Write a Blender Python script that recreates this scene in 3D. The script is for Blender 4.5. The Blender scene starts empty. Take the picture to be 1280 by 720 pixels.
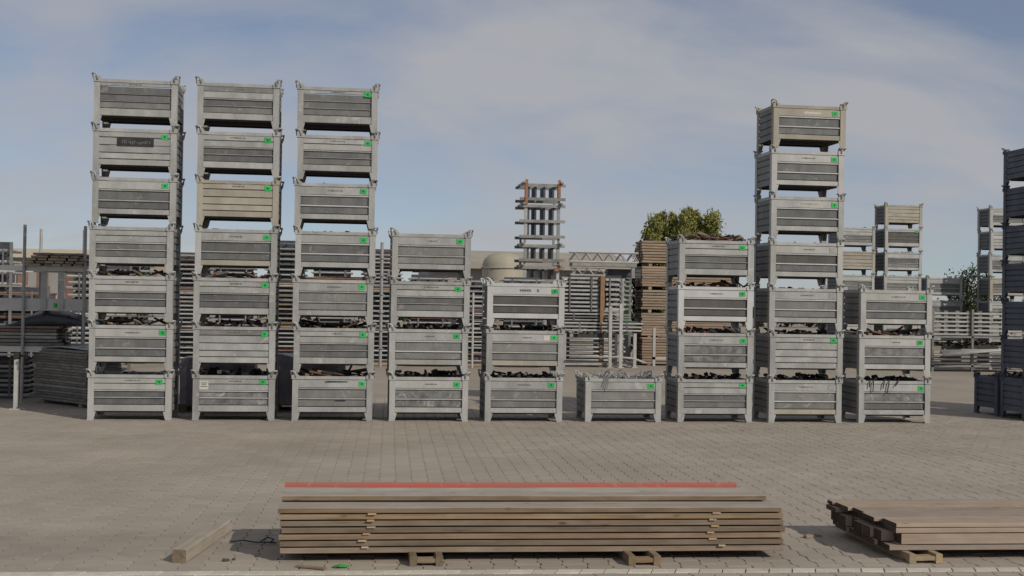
import bpy, math, random
import numpy as np
from math import sin, cos, pi, radians
from mathutils import Vector, Matrix

random.seed(7)
SC = bpy.context.scene
COL = SC.collection

# ------------------------------------------------------------------ camera
F, PIT, ROL, YAW, CH = 1555.8, .0122, .0163, .1305, 1.8233
cy, sy, cp, sp, cr, sr = cos(YAW), sin(YAW), cos(PIT), sin(PIT), cos(ROL), sin(ROL)
R_ = Vector((cy, -sy, 0)); F_ = Vector((sy*cp, cy*cp, sp)); U_ = Vector((-sy*sp, -cy*sp, cp))
right = R_*cr + U_*sr; up = U_*cr - R_*sr
cam = bpy.data.cameras.new('camera'); camo = bpy.data.objects.new('camera', cam); COL.objects.link(camo)
M = Matrix((right, up, -F_)).transposed().to_4x4(); M.translation = (0, 0, CH)
camo.matrix_world = M
cam.sensor_width = 36; cam.lens = F/1280*36; cam.clip_end = 6000; cam.clip_start = .1
SC.camera = camo

# ------------------------------------------------------------------ light
ELEV = radians(33); AZ = radians(141)            # azimuth clockwise from +Y: the sun stands to the right, behind the camera
S = Vector((cos(ELEV)*sin(AZ), cos(ELEV)*cos(AZ), sin(ELEV)))
sl = bpy.data.lights.new('sun', 'SUN'); sl.energy = 3.4; sl.angle = radians(.55); sl.color = (1, .93, .82)
so = bpy.data.objects.new('sun', sl); COL.objects.link(so)
so.rotation_euler = S.to_track_quat('Z', 'Y').to_euler(); so.location = (30, -30, 30)
SC.view_settings.view_transform = 'Standard'; SC.view_settings.look = 'None'
SC.view_settings.gamma = 1; SC.view_settings.exposure = -.32; SC.view_settings.use_curve_mapping = False

W = bpy.data.worlds.new('World'); SC.world = W; W.use_nodes = True
nt = W.node_tree; nt.nodes.clear()
def N(nt, t, **k):
    n = nt.nodes.new(t)
    for a, b in k.items():
        if a == 'ins':
            for i, v in b.items(): n.inputs[i].default_value = v
        else: setattr(n, a, b)
    return n
L = lambda nt, a, b: nt.links.new(a, b)
sky = N(nt, 'ShaderNodeTexSky', sky_type='NISHITA', sun_disc=False, sun_elevation=ELEV, sun_rotation=AZ,
        air_density=.66, dust_density=.3, ozone_density=2.0, altitude=100)
tc = N(nt, 'ShaderNodeTexCoord')
sep = N(nt, 'ShaderNodeSeparateXYZ'); L(nt, tc.outputs['Generated'], sep.inputs[0])
zz = N(nt, 'ShaderNodeMath', operation='MAXIMUM', ins={1: 0.0}); L(nt, sep.outputs[2], zz.inputs[0])
za = N(nt, 'ShaderNodeMath', operation='ADD', ins={1: .32}); L(nt, zz.outputs[0], za.inputs[0])
dx = N(nt, 'ShaderNodeMath', operation='DIVIDE'); L(nt, sep.outputs[0], dx.inputs[0]); L(nt, za.outputs[0], dx.inputs[1])
dy = N(nt, 'ShaderNodeMath', operation='DIVIDE'); L(nt, sep.outputs[1], dy.inputs[0]); L(nt, za.outputs[0], dy.inputs[1])
cmb = N(nt, 'ShaderNodeCombineXYZ'); L(nt, dx.outputs[0], cmb.inputs[0]); L(nt, dy.outputs[0], cmb.inputs[1])
mp = N(nt, 'ShaderNodeMapping'); L(nt, cmb.outputs[0], mp.inputs[0])
mp.inputs['Location'].default_value = (27.95, 7.0, 0); mp.inputs['Rotation'].default_value = (0, 0, .35); mp.inputs['Scale'].default_value = (.8, 1.25, 1)
n1 = N(nt, 'ShaderNodeTexNoise', ins={'Scale': 1.05, 'Detail': 9.0, 'Roughness': .54, 'Distortion': .5}); L(nt, mp.outputs[0], n1.inputs['Vector'])
n2 = N(nt, 'ShaderNodeTexNoise', ins={'Scale': 3.0, 'Detail': 7.0, 'Roughness': .55, 'Distortion': .8}); L(nt, mp.outputs[0], n2.inputs['Vector'])
nm = N(nt, 'ShaderNodeMath', operation='MULTIPLY_ADD', ins={1: .30}); L(nt, n2.outputs[0], nm.inputs[0]); L(nt, n1.outputs[0], nm.inputs[2])
rp = N(nt, 'ShaderNodeValToRGB'); L(nt, nm.outputs[0], rp.inputs[0])
rp.color_ramp.elements[0].position = .50; rp.color_ramp.elements[0].color = (.26, .26, .26, 1)
rp.color_ramp.elements[1].position = .74; rp.color_ramp.elements[1].color = (.9, .9, .9, 1)
mx = N(nt, 'ShaderNodeMix', data_type='RGBA'); L(nt, rp.outputs[0], mx.inputs[0])
L(nt, sky.outputs[0], mx.inputs[6]); mx.inputs[7].default_value = (5.5, 5.5, 5.75, 1)
bg = N(nt, 'ShaderNodeBackground', ins={1: .095}); L(nt, mx.outputs[2], bg.inputs[0])
out = N(nt, 'ShaderNodeOutputWorld'); L(nt, bg.outputs[0], out.inputs[0])

# ------------------------------------------------------------------ materials
def newmat(name):
    m = bpy.data.materials.new(name); m.use_nodes = True
    t = m.node_tree; b = t.nodes['Principled BSDF']
    return m, t, b
def wear(name, c1, c2, rough=.6, metal=0.0, scale=4.0, stretch=(1, 1, 1), fine=60.0, rnd=.12, spec=.3, bump=.0, space='pos', smudge=None):
    """two-tone mottled material in world position, with a per-object brightness and a fine grain"""
    m, t, b = newmat(name)
    geo = N(t, 'ShaderNodeNewGeometry'); oi = N(t, 'ShaderNodeObjectInfo'); tc = N(t, 'ShaderNodeTexCoord')
    src = geo.outputs['Position'] if space == 'pos' else tc.outputs['Object']
    ad = N(t, 'ShaderNodeVectorMath', operation='MULTIPLY_ADD'); L(t, oi.outputs['Random'], ad.inputs[0])
    ad.inputs[1].default_value = (17, 31, 11); L(t, src, ad.inputs[2])
    mp = N(t, 'ShaderNodeMapping'); mp.inputs['Scale'].default_value = stretch; L(t, ad.outputs[0], mp.inputs[0])
    a = N(t, 'ShaderNodeTexNoise', ins={'Scale': scale, 'Detail': 5.0, 'Roughness': .6}); L(t, mp.outputs[0], a.inputs['Vector'])
    f = N(t, 'ShaderNodeTexNoise', ins={'Scale': fine, 'Detail': 3.0, 'Roughness': .6}); L(t, mp.outputs[0], f.inputs['Vector'])
    s = N(t, 'ShaderNodeMath', operation='MULTIPLY_ADD', ins={1: .35}); L(t, f.outputs[0], s.inputs[0]); L(t, a.outputs[0], s.inputs[2])
    r = N(t, 'ShaderNodeValToRGB'); L(t, s.outputs[0], r.inputs[0])
    r.color_ramp.elements[0].position = .48; r.color_ramp.elements[0].color = (*c2, 1)
    r.color_ramp.elements[1].position = .86; r.color_ramp.elements[1].color = (*c1, 1)
    h = N(t, 'ShaderNodeHueSaturation'); L(t, r.outputs[0], h.inputs['Color'])
    mr = N(t, 'ShaderNodeMapRange', ins={3: 1-rnd, 4: 1+rnd}); L(t, oi.outputs['Random'], mr.inputs[0]); L(t, mr.outputs[0], h.inputs['Value'])
    colr = h.outputs[0]
    if smudge:
        q = N(t, 'ShaderNodeTexNoise', ins={'Scale': 6.0, 'Detail': 4.0, 'Roughness': .65, 'Distortion': 1.0}); L(t, ad.outputs[0], q.inputs['Vector'])
        k = N(t, 'ShaderNodeValToRGB'); L(t, q.outputs[0], k.inputs[0])
        k.color_ramp.elements[0].position = .59; k.color_ramp.elements[1].position = .70; k.color_ramp.elements[1].color = (.6, .6, .6, 1)
        mm = N(t, 'ShaderNodeMix', data_type='RGBA'); L(t, k.outputs[0], mm.inputs[0]); L(t, colr, mm.inputs[6]); mm.inputs[7].default_value = (*smudge, 1)
        colr = mm.outputs[2]
    L(t, colr, b.inputs['Base Color'])
    b.inputs['Roughness'].default_value = rough; b.inputs['Metallic'].default_value = metal
    b.inputs['Specular IOR Level'].default_value = spec
    if bump:
        bp = N(t, 'ShaderNodeBump', ins={'Strength': bump, 'Distance': .01}); L(t, a.outputs[0], bp.inputs['Height']); L(t, bp.outputs[0], b.inputs['Normal'])
    return m
Z = {}
vs = (1, 1, .45)
Z['La'] = wear('zinc_light', (.425, .425, .408), (.28, .281, .268), .55, .15, 3.5, vs, 50, .10, bump=.25, smudge=(.52, .52, .5))
Z['Lb'] = wear('zinc_pale', (.46, .46, .44), (.335, .335, .315), .5, .15, 3.5, vs, 50, .08, bump=.2)
Z['Lw'] = wear('zinc_yellowed', (.40, .37, .305), (.28, .258, .212), .65, .05, 3.0, vs, 50, .08, bump=.2)
Z['Lx'] = wear('zinc_bright_and_glint', (.57, .57, .56), (.45, .45, .44), .45, .15, 3.0, vs, 50, .05, bump=.15)
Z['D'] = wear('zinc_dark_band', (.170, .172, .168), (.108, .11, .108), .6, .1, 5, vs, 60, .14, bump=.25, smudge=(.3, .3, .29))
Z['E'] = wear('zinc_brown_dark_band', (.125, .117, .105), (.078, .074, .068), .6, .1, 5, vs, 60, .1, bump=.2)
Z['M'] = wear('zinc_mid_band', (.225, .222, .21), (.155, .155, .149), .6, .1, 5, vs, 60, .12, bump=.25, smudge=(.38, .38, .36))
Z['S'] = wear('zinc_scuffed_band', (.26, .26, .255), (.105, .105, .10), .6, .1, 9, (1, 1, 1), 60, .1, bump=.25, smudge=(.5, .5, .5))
Z['X'] = wear('zinc_side', (.25, .25, .245), (.16, .162, .162), .6, .15, 4, vs, 50, .12, bump=.2)
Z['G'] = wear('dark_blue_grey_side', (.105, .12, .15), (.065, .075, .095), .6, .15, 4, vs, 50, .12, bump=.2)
Z['Y'] = wear('dull_grey_side', (.15, .158, .172), (.095, .10, .112), .6, .15, 4, vs, 50, .12, bump=.2)
Z['F'] = wear('floor_steel', (.035, .033, .03), (.02, .019, .018), .8, 0, 4, rnd=.1)
MAT = {}
MAT['tag'] = wear('green_tag', (.045, .46, .115), (.035, .36, .09), .5, 0, 14, rnd=.14)
MAT['tagmark'] = wear('tag_mark', (.02, .14, .05), (.015, .1, .03), .5, 0, 6)
MAT['tagoff'] = wear('grey_tag', (.34, .34, .33), (.27, .27, .26), .5, 0, 6)
MAT['ink'] = wear('stencil_ink', (.15, .15, .14), (.08, .08, .075), .7, 0, 9)
MAT['paper'] = wear('paper', (.62, .60, .54), (.52, .5, .45), .8, 0, 8)
MAT['black'] = wear('black_paint', (.055, .055, .055), (.025, .025, .027), .7, 0, 8, smudge=(.16, .16, .16))
MAT['yellow'] = wear('yellow_ink', (.50, .36, .08), (.40, .29, .06), .7, 0, 8)
MAT['coupler'] = wear('dark_steel', (.07, .062, .056), (.03, .027, .025), .6, .3, 14, rnd=.3)
MAT['rustmix'] = wear('rusty_steel', (.20, .10, .055), (.06, .045, .035), .75, .1, 5, rnd=.3)
MAT['tan'] = wear('tan_wood_bits', (.36, .28, .18), (.16, .12, .08), .8, 0, 3, rnd=.3)
MAT['orange'] = wear('orange_paint', (.38, .17, .085), (.27, .125, .07), .6, 0, 5, rnd=.15)
MAT['red'] = wear('red_paint', (.50, .12, .09), (.38, .15, .115), .7, 0, 7, (.4, 2, 2), 60, .06, smudge=(.40, .28, .22))
MAT['scrap'] = wear('galvanised_scrap', (.34, .34, .33), (.14, .14, .14), .5, .4, 10, rnd=.2)
MAT['tube'] = wear('galvanised_tube', (.42, .42, .41), (.28, .28, .275), .5, .3, 5, rnd=.22)
MAT['tubed'] = wear('dull_tube', (.22, .215, .205), (.12, .12, .115), .6, .2, 5, rnd=.25)
MAT['tubew'] = wear('pale_tube', (.46, .45, .425), (.33, .325, .305), .55, .1, 5, rnd=.15)
MAT['redbrown'] = wear('red_brown_board', (.24, .13, .105), (.15, .085, .07), .75, 0, 5, rnd=.25)
MAT['green'] = wear('pale_green_ends', (.24, .34, .22), (.16, .24, .15), .7, 0, 5, rnd=.2)
MAT['brownpost'] = wear('brown_rust_post', (.34, .20, .11), (.22, .13, .07), .75, 0, 5)
MAT['deck'] = wear('steel_deck', (.25, .24, .22), (.13, .125, .115), .55, .3, 7, rnd=.3)
MAT['decktop'] = wear('aluminium_deck_top', (.42, .45, .5), (.3, .32, .37), .35, .5, 7, rnd=.1)
MAT['beam'] = wear('grey_steel_beam', (.30, .295, .28), (.18, .178, .17), .6, .2, 4, rnd=.15)
MAT['palebeam'] = wear('pale_beam', (.62, .62, .6), (.5, .5, .48), .6, 0, 4)
MAT['web'] = wear('dark_blue_grey_web', (.09, .095, .11), (.055, .06, .068), .6, .1, 6, rnd=.2)
MAT['tarp'] = wear('black_tarpaulin', (.035, .037, .045), (.02, .021, .026), .38, 0, 3, spec=.5, bump=.5)
MAT['film'] = wear('dusty_film', (.24, .22, .245), (.12, .11, .125), .35, 0, 4, (1, 1, .4), 30, .1, spec=.5, bump=.6)
MAT['wall'] = wear('cream_render', (.50, .45, .36), (.42, .375, .30), .85, 0, .6, rnd=.03)
MAT['wallg'] = wear('grey_cladding', (.34, .33, .31), (.26, .25, .235), .8, 0, .8, rnd=.05)
MAT['roof'] = wear('beige_roof', (.40, .36, .30), (.30, .27, .225), .8, 0, .8, rnd=.05)
MAT['glass'] = wear('dark_window', (.10, .105, .11), (.06, .063, .066), .15, 0, 1, spec=.6)
MAT['frame'] = wear('window_frame', (.38, .375, .36), (.30, .30, .29), .6, 0, 2)
MAT['brick'] = wear('red_brick_panel', (.24, .135, .105), (.19, .11, .085), .85, 0, 4, rnd=.15)
MAT['dome'] = wear('cream_tank', (.46, .42, .33), (.37, .34, .265), .7, 0, 1.2, (1, 1, .3))
MAT['bark'] = wear('bark', (.10, .075, .055), (.055, .042, .03), .9, 0, 6)
MAT['plastic'] = wear('green_plastic', (.06, .30, .07), (.04, .21, .05), .5, 0, 8)

def woodmat(name, c1, c2, c3, rough=.8, rnd=.22, sat=.15):
    """sawn timber: grain stretched along the plank's own length, knots, tone differing from plank to plank"""
    m, t, b = newmat(name)
    tc = N(t, 'ShaderNodeTexCoord'); oi = N(t, 'ShaderNodeObjectInfo')
    ad = N(t, 'ShaderNodeVectorMath', operation='MULTIPLY_ADD'); L(t, oi.outputs['Random'], ad.inputs[0]); ad.inputs[1].default_value = (37, 13, 23)
    L(t, tc.outputs['Object'], ad.inputs[2])
    mp = N(t, 'ShaderNodeMapping'); mp.inputs['Scale'].default_value = (.9, 14, 22); L(t, ad.outputs[0], mp.inputs[0])
    g = N(t, 'ShaderNodeTexNoise', ins={'Scale': 2.2, 'Detail': 6.0, 'Roughness': .65, 'Distortion': .4}); L(t, mp.outputs[0], g.inputs['Vector'])
    mp2 = N(t, 'ShaderNodeMapping'); mp2.inputs['Scale'].default_value = (1.6, 3, 3); L(t, ad.outputs[0], mp2.inputs[0])
    p = N(t, 'ShaderNodeTexNoise', ins={'Scale': 1.6, 'Detail': 4.0, 'Roughness': .6}); L(t, mp2.outputs[0], p.inputs['Vector'])
    r = N(t, 'ShaderNodeValToRGB'); L(t, g.outputs[0], r.inputs[0])
    r.color_ramp.elements[0].position = .3; r.color_ramp.elements[0].color = (*c2, 1); r.color_ramp.elements[1].position = .72; r.color_ramp.elements[1].color = (*c1, 1)
    q = N(t, 'ShaderNodeValToRGB'); L(t, p.outputs[0], q.inputs[0]); q.color_ramp.elements[0].position = .44; q.color_ramp.elements[1].position = .72
    q.color_ramp.elements[1].color = (.8, .8, .8, 1)
    mx = N(t, 'ShaderNodeMix', data_type='RGBA'); L(t, q.outputs[0], mx.inputs[0]); L(t, r.outputs[0], mx.inputs[6]); mx.inputs[7].default_value = (*c3, 1)
    # knots
    v = N(t, 'ShaderNodeTexVoronoi', ins={'Scale': 1.0}); mp3 = N(t, 'ShaderNodeMapping'); mp3.inputs['Scale'].default_value = (3.2, 9, 9); L(t, ad.outputs[0], mp3.inputs[0]); L(t, mp3.outputs[0], v.inputs['Vector'])
    k = N(t, 'ShaderNodeValToRGB'); L(t, v.outputs['Distance'], k.inputs[0]); k.color_ramp.elements[0].position = .05; k.color_ramp.elements[0].color = (.45, .4, .36, 1); k.color_ramp.elements[1].position = .14
    mk = N(t, 'ShaderNodeMix', data_type='RGBA', blend_type='MULTIPLY', ins={0: 1.0}); L(t, mx.outputs[2], mk.inputs[6]); L(t, k.outputs[0], mk.inputs[7])
    h = N(t, 'ShaderNodeHueSaturation'); L(t, mk.outputs[2], h.inputs['Color'])
    mr = N(t, 'ShaderNodeMapRange', ins={3: 1-rnd, 4: 1+rnd}); L(t, oi.outputs['Random'], mr.inputs[0]); L(t, mr.outputs[0], h.inputs['Value'])
    ms = N(t, 'ShaderNodeMath', operation='PINGPONG', ins={1: .13}); L(t, oi.outputs['Random'], ms.inputs[0])
    m2 = N(t, 'ShaderNodeMapRange', ins={1: 0, 2: .13, 3: 1-sat, 4: 1+sat}); L(t, ms.outputs[0], m2.inputs[0]); L(t, m2.outputs[0], h.inputs['Saturation'])
    L(t, h.outputs[0], b.inputs['Base Color']); b.inputs['Roughness'].default_value = rough; b.inputs['Specular IOR Level'].default_value = .2
    bp = N(t, 'ShaderNodeBump', ins={'Strength': .5, 'Distance': .004}); L(t, g.outputs[0], bp.inputs['Height']); L(t, bp.outputs[0], b.inputs['Normal'])
    return m
MAT['plank'] = woodmat('brown_plank', (.28, .205, .138), (.145, .104, .068), (.29, .228, .17))
MAT['plankgrey'] = woodmat('weathered_grey_plank', (.39, .345, .29), (.27, .235, .195), (.42, .38, .33), rnd=.12)
MAT['plankpink'] = woodmat('pinkish_plank', (.36, .285, .225), (.26, .205, .16), (.38, .315, .26), rnd=.12)
MAT['stick'] = woodmat('pale_stick', (.50, .37, .24), (.38, .28, .18), (.5, .39, .28), rnd=.1)
MAT['endgrain_shaded'] = wear('shaded_end_grain', (.075, .055, .042), (.04, .03, .024), .9, 0, 30, rnd=.3)  # end grain, darkened further to carry the shade of the pile's left end
MAT['endbrown'] = wear('brown_end_grain', (.22, .165, .115), (.13, .095, .065), .9, 0, 30, rnd=.2)
MAT['skid'] = woodmat('skid_wood', (.25, .185, .12), (.15, .11, .07), (.28, .22, .16))
MAT['skid2'] = woodmat('tan_skid_wood', (.34, .265, .17), (.24, .18, .11), (.36, .29, .2))
MAT['oldbeam'] = woodmat('old_timber', (.33, .28, .22), (.23, .19, .145), (.36, .315, .26))
MAT['yardwood'] = woodmat('tan_yard_plank', (.345, .262, .195), (.235, .175, .127), (.37, .295, .23), rnd=.16)

def paving(name, isl, c1, c2):
    m, t, b = newmat(name)
    geo = N(t, 'ShaderNodeNewGeometry'); oi = N(t, 'ShaderNodeObjectInfo')
    a = N(t, 'ShaderNodeTexNoise', ins={'Scale': .55, 'Detail': 5.0, 'Roughness': .6}); L(t, geo.outputs['Position'], a.inputs['Vector'])
    f = N(t, 'ShaderNodeTexNoise', ins={'Scale': 90.0, 'Detail': 3.0, 'Roughness': .7}); L(t, geo.outputs['Position'], f.inputs['Vector'])
    g = N(t, 'ShaderNodeTexNoise', ins={'Scale': 3.0, 'Detail': 6.0, 'Roughness': .7, 'Distortion': .6}); L(t, geo.outputs['Position'], g.inputs['Vector'])
    s = N(t, 'ShaderNodeMath', operation='MULTIPLY_ADD', ins={1: .35}); L(t, f.outputs[0], s.inputs[0]); L(t, a.outputs[0], s.inputs[2])
    s2 = N(t, 'ShaderNodeMath', operation='MULTIPLY_ADD', ins={1: .3}); L(t, g.outputs[0], s2.inputs[0]); L(t, s.outputs[0], s2.inputs[2])
    r = N(t, 'ShaderNodeValToRGB'); L(t, s2.outputs[0], r.inputs[0])
    r.color_ramp.elements[0].position = .58; r.color_ramp.elements[0].color = (*c2, 1); r.color_ramp.elements[1].position = 1.0; r.color_ramp.elements[1].color = (*c1, 1)
    h = N(t, 'ShaderNodeHueSaturation'); L(t, r.outputs[0], h.inputs['Color'])
    mr = N(t, 'ShaderNodeMapRange', ins={3: .955, 4: 1.045})
    if isl == 'object': L(t, oi.outputs['Random'], mr.inputs[0])
    elif isl: L(t, geo.outputs['Random Per Island'], mr.inputs[0])
    else: mr.inputs[0].default_value = .5
    L(t, mr.outputs[0], h.inputs['Value'])
    # a damp, oily patch at the near left of the yard
    d = N(t, 'ShaderNodeVectorMath', operation='SUBTRACT'); L(t, geo.outputs['Position'], d.inputs[0]); d.inputs[1].default_value = (-1.9, 9.55, 0)
    d2 = N(t, 'ShaderNodeVectorMath', operation='MULTIPLY'); L(t, d.outputs[0], d2.inputs[0]); d2.inputs[1].default_value = (.75, 1.5, 0)
    ln = N(t, 'ShaderNodeVectorMath', operation='LENGTH'); L(t, d2.outputs[0], ln.inputs[0])
    l2 = N(t, 'ShaderNodeMath', operation='MULTIPLY_ADD', ins={1: 1.1}); L(t, g.outputs[0], l2.inputs[0]); L(t, ln.outputs['Value'], l2.inputs[2])
    st = N(t, 'ShaderNodeMapRange', ins={1: 1.1, 2: 1.75, 3: .84, 4: 1.0}); L(t, l2.outputs[0], st.inputs[0])
    mm = N(t, 'ShaderNodeMix', data_type='RGBA', blend_type='MULTIPLY', ins={0: 1.0}); L(t, h.outputs[0], mm.inputs[6]); L(t, st.outputs[0], mm.inputs[7])
    L(t, mm.outputs[2], b.inputs['Base Color']); b.inputs['Roughness'].default_value = .85; b.inputs['Specular IOR Level'].default_value = .25
    bp = N(t, 'ShaderNodeBump', ins={'Strength': .25, 'Distance': .004}); L(t, f.outputs[0], bp.inputs['Height']); L(t, bp.outputs[0], b.inputs['Normal'])
    return m
PC = ((.376, .328, .272), (.282, .244, .202))
MAT['paver'] = paving('concrete_paver', True, *PC)
MAT['paverobj'] = paving('concrete_paver_near', 'object', *PC)
MAT['yard'] = paving('yard_surface', False, (.355, .308, .254), (.262, .227, .187))
MAT['joint'] = wear('joint_sand', (.255, .22, .178), (.195, .168, .136), .95, 0, 3)
MAT['edging'] = wear('pale_concrete_edging', (.58, .54, .455), (.46, .425, .355), .85, 0, 8, rnd=.1)

def leafmat(name, c1, c2):
    m, t, b = newmat(name)
    geo = N(t, 'ShaderNodeNewGeometry')
    r = N(t, 'ShaderNodeValToRGB'); L(t, geo.outputs['Random Per Island'], r.inputs[0])
    r.color_ramp.elements[0].color = (*c2, 1); r.color_ramp.elements[1].color = (*c1, 1)
    L(t, r.outputs[0], b.inputs['Base Color']); b.inputs['Roughness'].default_value = .7; b.inputs['Specular IOR Level'].default_value = .2
    return m
MAT['leaf'] = leafmat('olive_leaf', (.29, .28, .085), (.15, .17, .055))
MAT['leafd'] = leafmat('dark_leaf', (.055, .045, .025), (.02, .025, .012))
MAT['leafg'] = leafmat('dark_green_leaf', (.045, .06, .025), (.02, .03, .012))

# ------------------------------------------------------------------ mesh helpers
class MB:
    def __init__(s): s.v = []; s.f = []; s.mi = []; s.cur = 0
    def add(s, vs, fs):
        o = len(s.v); s.v += [tuple(v) for v in vs]; s.f += [tuple(i+o for i in f) for f in fs]; s.mi += [s.cur]*len(fs); return s
    def box(s, x0, x1, y0, y1, z0, z1):
        return s.add([(x0,y0,z0),(x1,y0,z0),(x1,y1,z0),(x0,y1,z0),(x0,y0,z1),(x1,y0,z1),(x1,y1,z1),(x0,y1,z1)],
                     [(0,3,2,1),(4,5,6,7),(0,1,5,4),(1,2,6,5),(2,3,7,6),(3,0,4,7)])
    def prism(s, poly, y0, y1, axis='y'):
        """polygon (a, b) swept along an axis: 'y' takes (x, z), 'x' takes (y, z), 'z' takes (x, y)"""
        n = len(poly)
        P = {'y': lambda p, t: (p[0], t, p[1]), 'x': lambda p, t: (t, p[0], p[1]), 'z': lambda p, t: (p[0], p[1], t)}[axis]
        vs = [P(p, y0) for p in poly]+[P(p, y1) for p in poly]
        fs = [tuple(range(n)), tuple(range(2*n-1, n-1, -1))]+[(i, i+n, (i+1) % n+n, (i+1) % n) for i in range(n)]
        return s.add(vs, fs)
    def tube(s, pts, r, n=6, closed=False, cap=True):
        pts = [Vector(p) for p in pts]; m = len(pts); vs = []; fs = []
        for i, p in enumerate(pts):
            a = pts[i-1] if (i or closed) else p; b = pts[(i+1) % m] if (i < m-1 or closed) else p
            d = (b-a).normalized(); h = Vector((0, 0, 1)) if abs(d.z) < .9 else Vector((1, 0, 0))
            u = d.cross(h).normalized(); w = d.cross(u)
            rr = r[i] if isinstance(r, (list, tuple)) else r
            for k in range(n):
                t = 2*pi*k/n; vs.append(p+(u*cos(t)+w*sin(t))*rr)
        for i in range(m if closed else m-1):
            j = (i+1) % m
            for k in range(n): fs.append((i*n+k, i*n+(k+1) % n, j*n+(k+1) % n, j*n+k))
        if cap and not closed: fs += [tuple(range(n))[::-1], tuple((m-1)*n+k for k in range(n))]
        return s.add(vs, fs)
    def rbox(s, c, size, rot):
        x, y, z = [q/2 for q in size]
        vs = [Vector(c)+rot @ Vector(p) for p in ((-x,-y,-z),(x,-y,-z),(x,y,-z),(-x,y,-z),(-x,-y,z),(x,-y,z),(x,y,z),(-x,y,z))]
        return s.add(vs, [(0,3,2,1),(4,5,6,7),(0,1,5,4),(1,2,6,5),(2,3,7,6),(3,0,4,7)])
    def mesh(s, name, *mats, smooth=False):
        me = bpy.data.meshes.new(name); me.from_pydata(s.v, [], s.f)
        for m in mats: me.materials.append(m)
        if len(mats) > 1: me.polygons.foreach_set('material_index', s.mi)
        if smooth: me.polygons.foreach_set('use_smooth', [True]*len(me.polygons))
        import bmesh
        b = bmesh.new(); b.from_mesh(me); bmesh.ops.recalc_face_normals(b, faces=b.faces); b.to_mesh(me); b.free()
        return me
def rot(a, b, c):
    return Matrix.Rotation(c, 3, 'Z') @ Matrix.Rotation(b, 3, 'Y') @ Matrix.Rotation(a, 3, 'X')
def link(name, data, parent=None, loc=(0, 0, 0), rz=0.0, mat=None):
    o = bpy.data.objects.new(name, data); COL.objects.link(o)
    o.location = loc; o.rotation_euler = (0, 0, rz)
    if parent: o.parent = parent
    if mat is not None:
        o.material_slots[0].link = 'OBJECT'; o.material_slots[0].material = mat
    return o
def tag(o, label, cat, group=None, kind=None):
    o['label'] = label; o['category'] = cat
    if group: o['group'] = group
    if kind: o['kind'] = kind
    return o
def thing(name, label, cat, loc=(0, 0, 0), rz=0.0, group=None):
    return tag(link(name, None, None, loc, rz), label, cat, group)
def copy_tree(o, parent=None):
    c = o.copy(); COL.objects.link(c)
    if parent: c.parent = parent
    for ch in o.children: copy_tree(ch, c)
    return c

# ------------------------------------------------------------------ ground and paving
GA = -.033                                                       # the paving runs along the pale edging, slightly turned from the crate row
gu = Vector((cos(GA), sin(GA), 0)); gv = Vector((-sin(GA), cos(GA), 0)); G0 = Vector((1.13, 8.335, 0))
def gp(u, v, z=0): return tuple(G0+gu*u+gv*v+Vector((0, 0, z)))
U0, U1, V0, V1 = -11.0, 14.5, -2.0, 15.2
b = MB(); B = 1500
xs = [-B, U0, U1, B]; ys = [-B, V0, V1, B]
b.v = [gp(x, y) for y in ys for x in xs]
for j in range(3):
    for i in range(3):
        if (i, j) != (1, 1): b.f.append((j*4+i, j*4+i+1, j*4+i+5, j*4+i+4)); b.mi.append(0)
o0 = len(b.v); b.v += [gp(U0, V0, -.012), gp(U1, V0, -.012), gp(U1, V1, -.012), gp(U0, V1, -.012)]
b.f.append((o0, o0+1, o0+2, o0+3)); b.mi.append(1)
for (a, c), (d, e) in (((5, 6), (0, 1)), ((6, 10), (1, 2)), ((10, 9), (2, 3)), ((9, 5), (3, 0))):
    b.f.append((a, c, o0+e, o0+d)); b.mi.append(1)
me = bpy.data.meshes.new('yard_ground'); me.from_pydata(b.v, [], b.f); me.materials.append(MAT['yard']); me.materials.append(MAT['joint'])
me.polygons.foreach_set('material_index', b.mi)
yard = link('yard_ground', me); yard['kind'] = 'structure'

PA, PL, PD = .165, .20, .0085
def outline(inset, iy):
    a, d, l = PA/2-inset, PD, PL
    i = 0
    q = [(-(a+d)+i, iy), ((a+d)-i, iy), ((a+d)-i, l*.26), ((a-d)-i, l*.38), ((a-d)-i, l*.62), ((a+d)-i, l*.74), ((a+d)-i, l-iy),
         (-(a+d)+i, l-iy), (-(a+d)+i, l*.74), (-(a-d)+i, l*.62), (-(a-d)+i, l*.38), (-(a+d)+i, l*.26)]
    return q
def clip(poly, v, keep_above):
    out = []; n = len(poly)
    for k in range(n):
        p, q = poly[k], poly[(k+1) % n]
        ip = (p[1] >= v) == keep_above; iq = (q[1] >= v) == keep_above
        if ip: out.append(p)
        if ip != iq:
            t = (v-p[1])/(q[1]-p[1]); out.append((p[0]+t*(q[0]-p[0]), v))
    return out
rnd = random.Random(3)
LV0, LV1 = 0.0, .115
top = outline(.0062, .0048); bot = outline(.0026, .0014); nT = len(top)
pav = []                                                         # (u, v, clipped or None)
nu = int((U1-U0)/PA)
for i in range(nu):
    u = U0+PA*(i+.5)
    for j in range(int((V1-V0)/PL)+2):
        v = V0+j*PL-(PL/2 if i % 2 else 0)
        if u-PA/2-PD < U0 or u+PA/2+PD > U1: continue
        lo, hi = v, v+PL
        cl = []
        if lo < V0: cl.append((V0, True))
        if hi > V1: cl.append((V1, False))
        if lo >= V1-.01 or hi <= V0+.01: continue
        if lo < LV1 and hi > LV0:
            if (lo+hi)/2 > .05: cl.append((LV1, True))
            else: cl.append((LV0, False))
        pav.append((u, v, cl))
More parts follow.
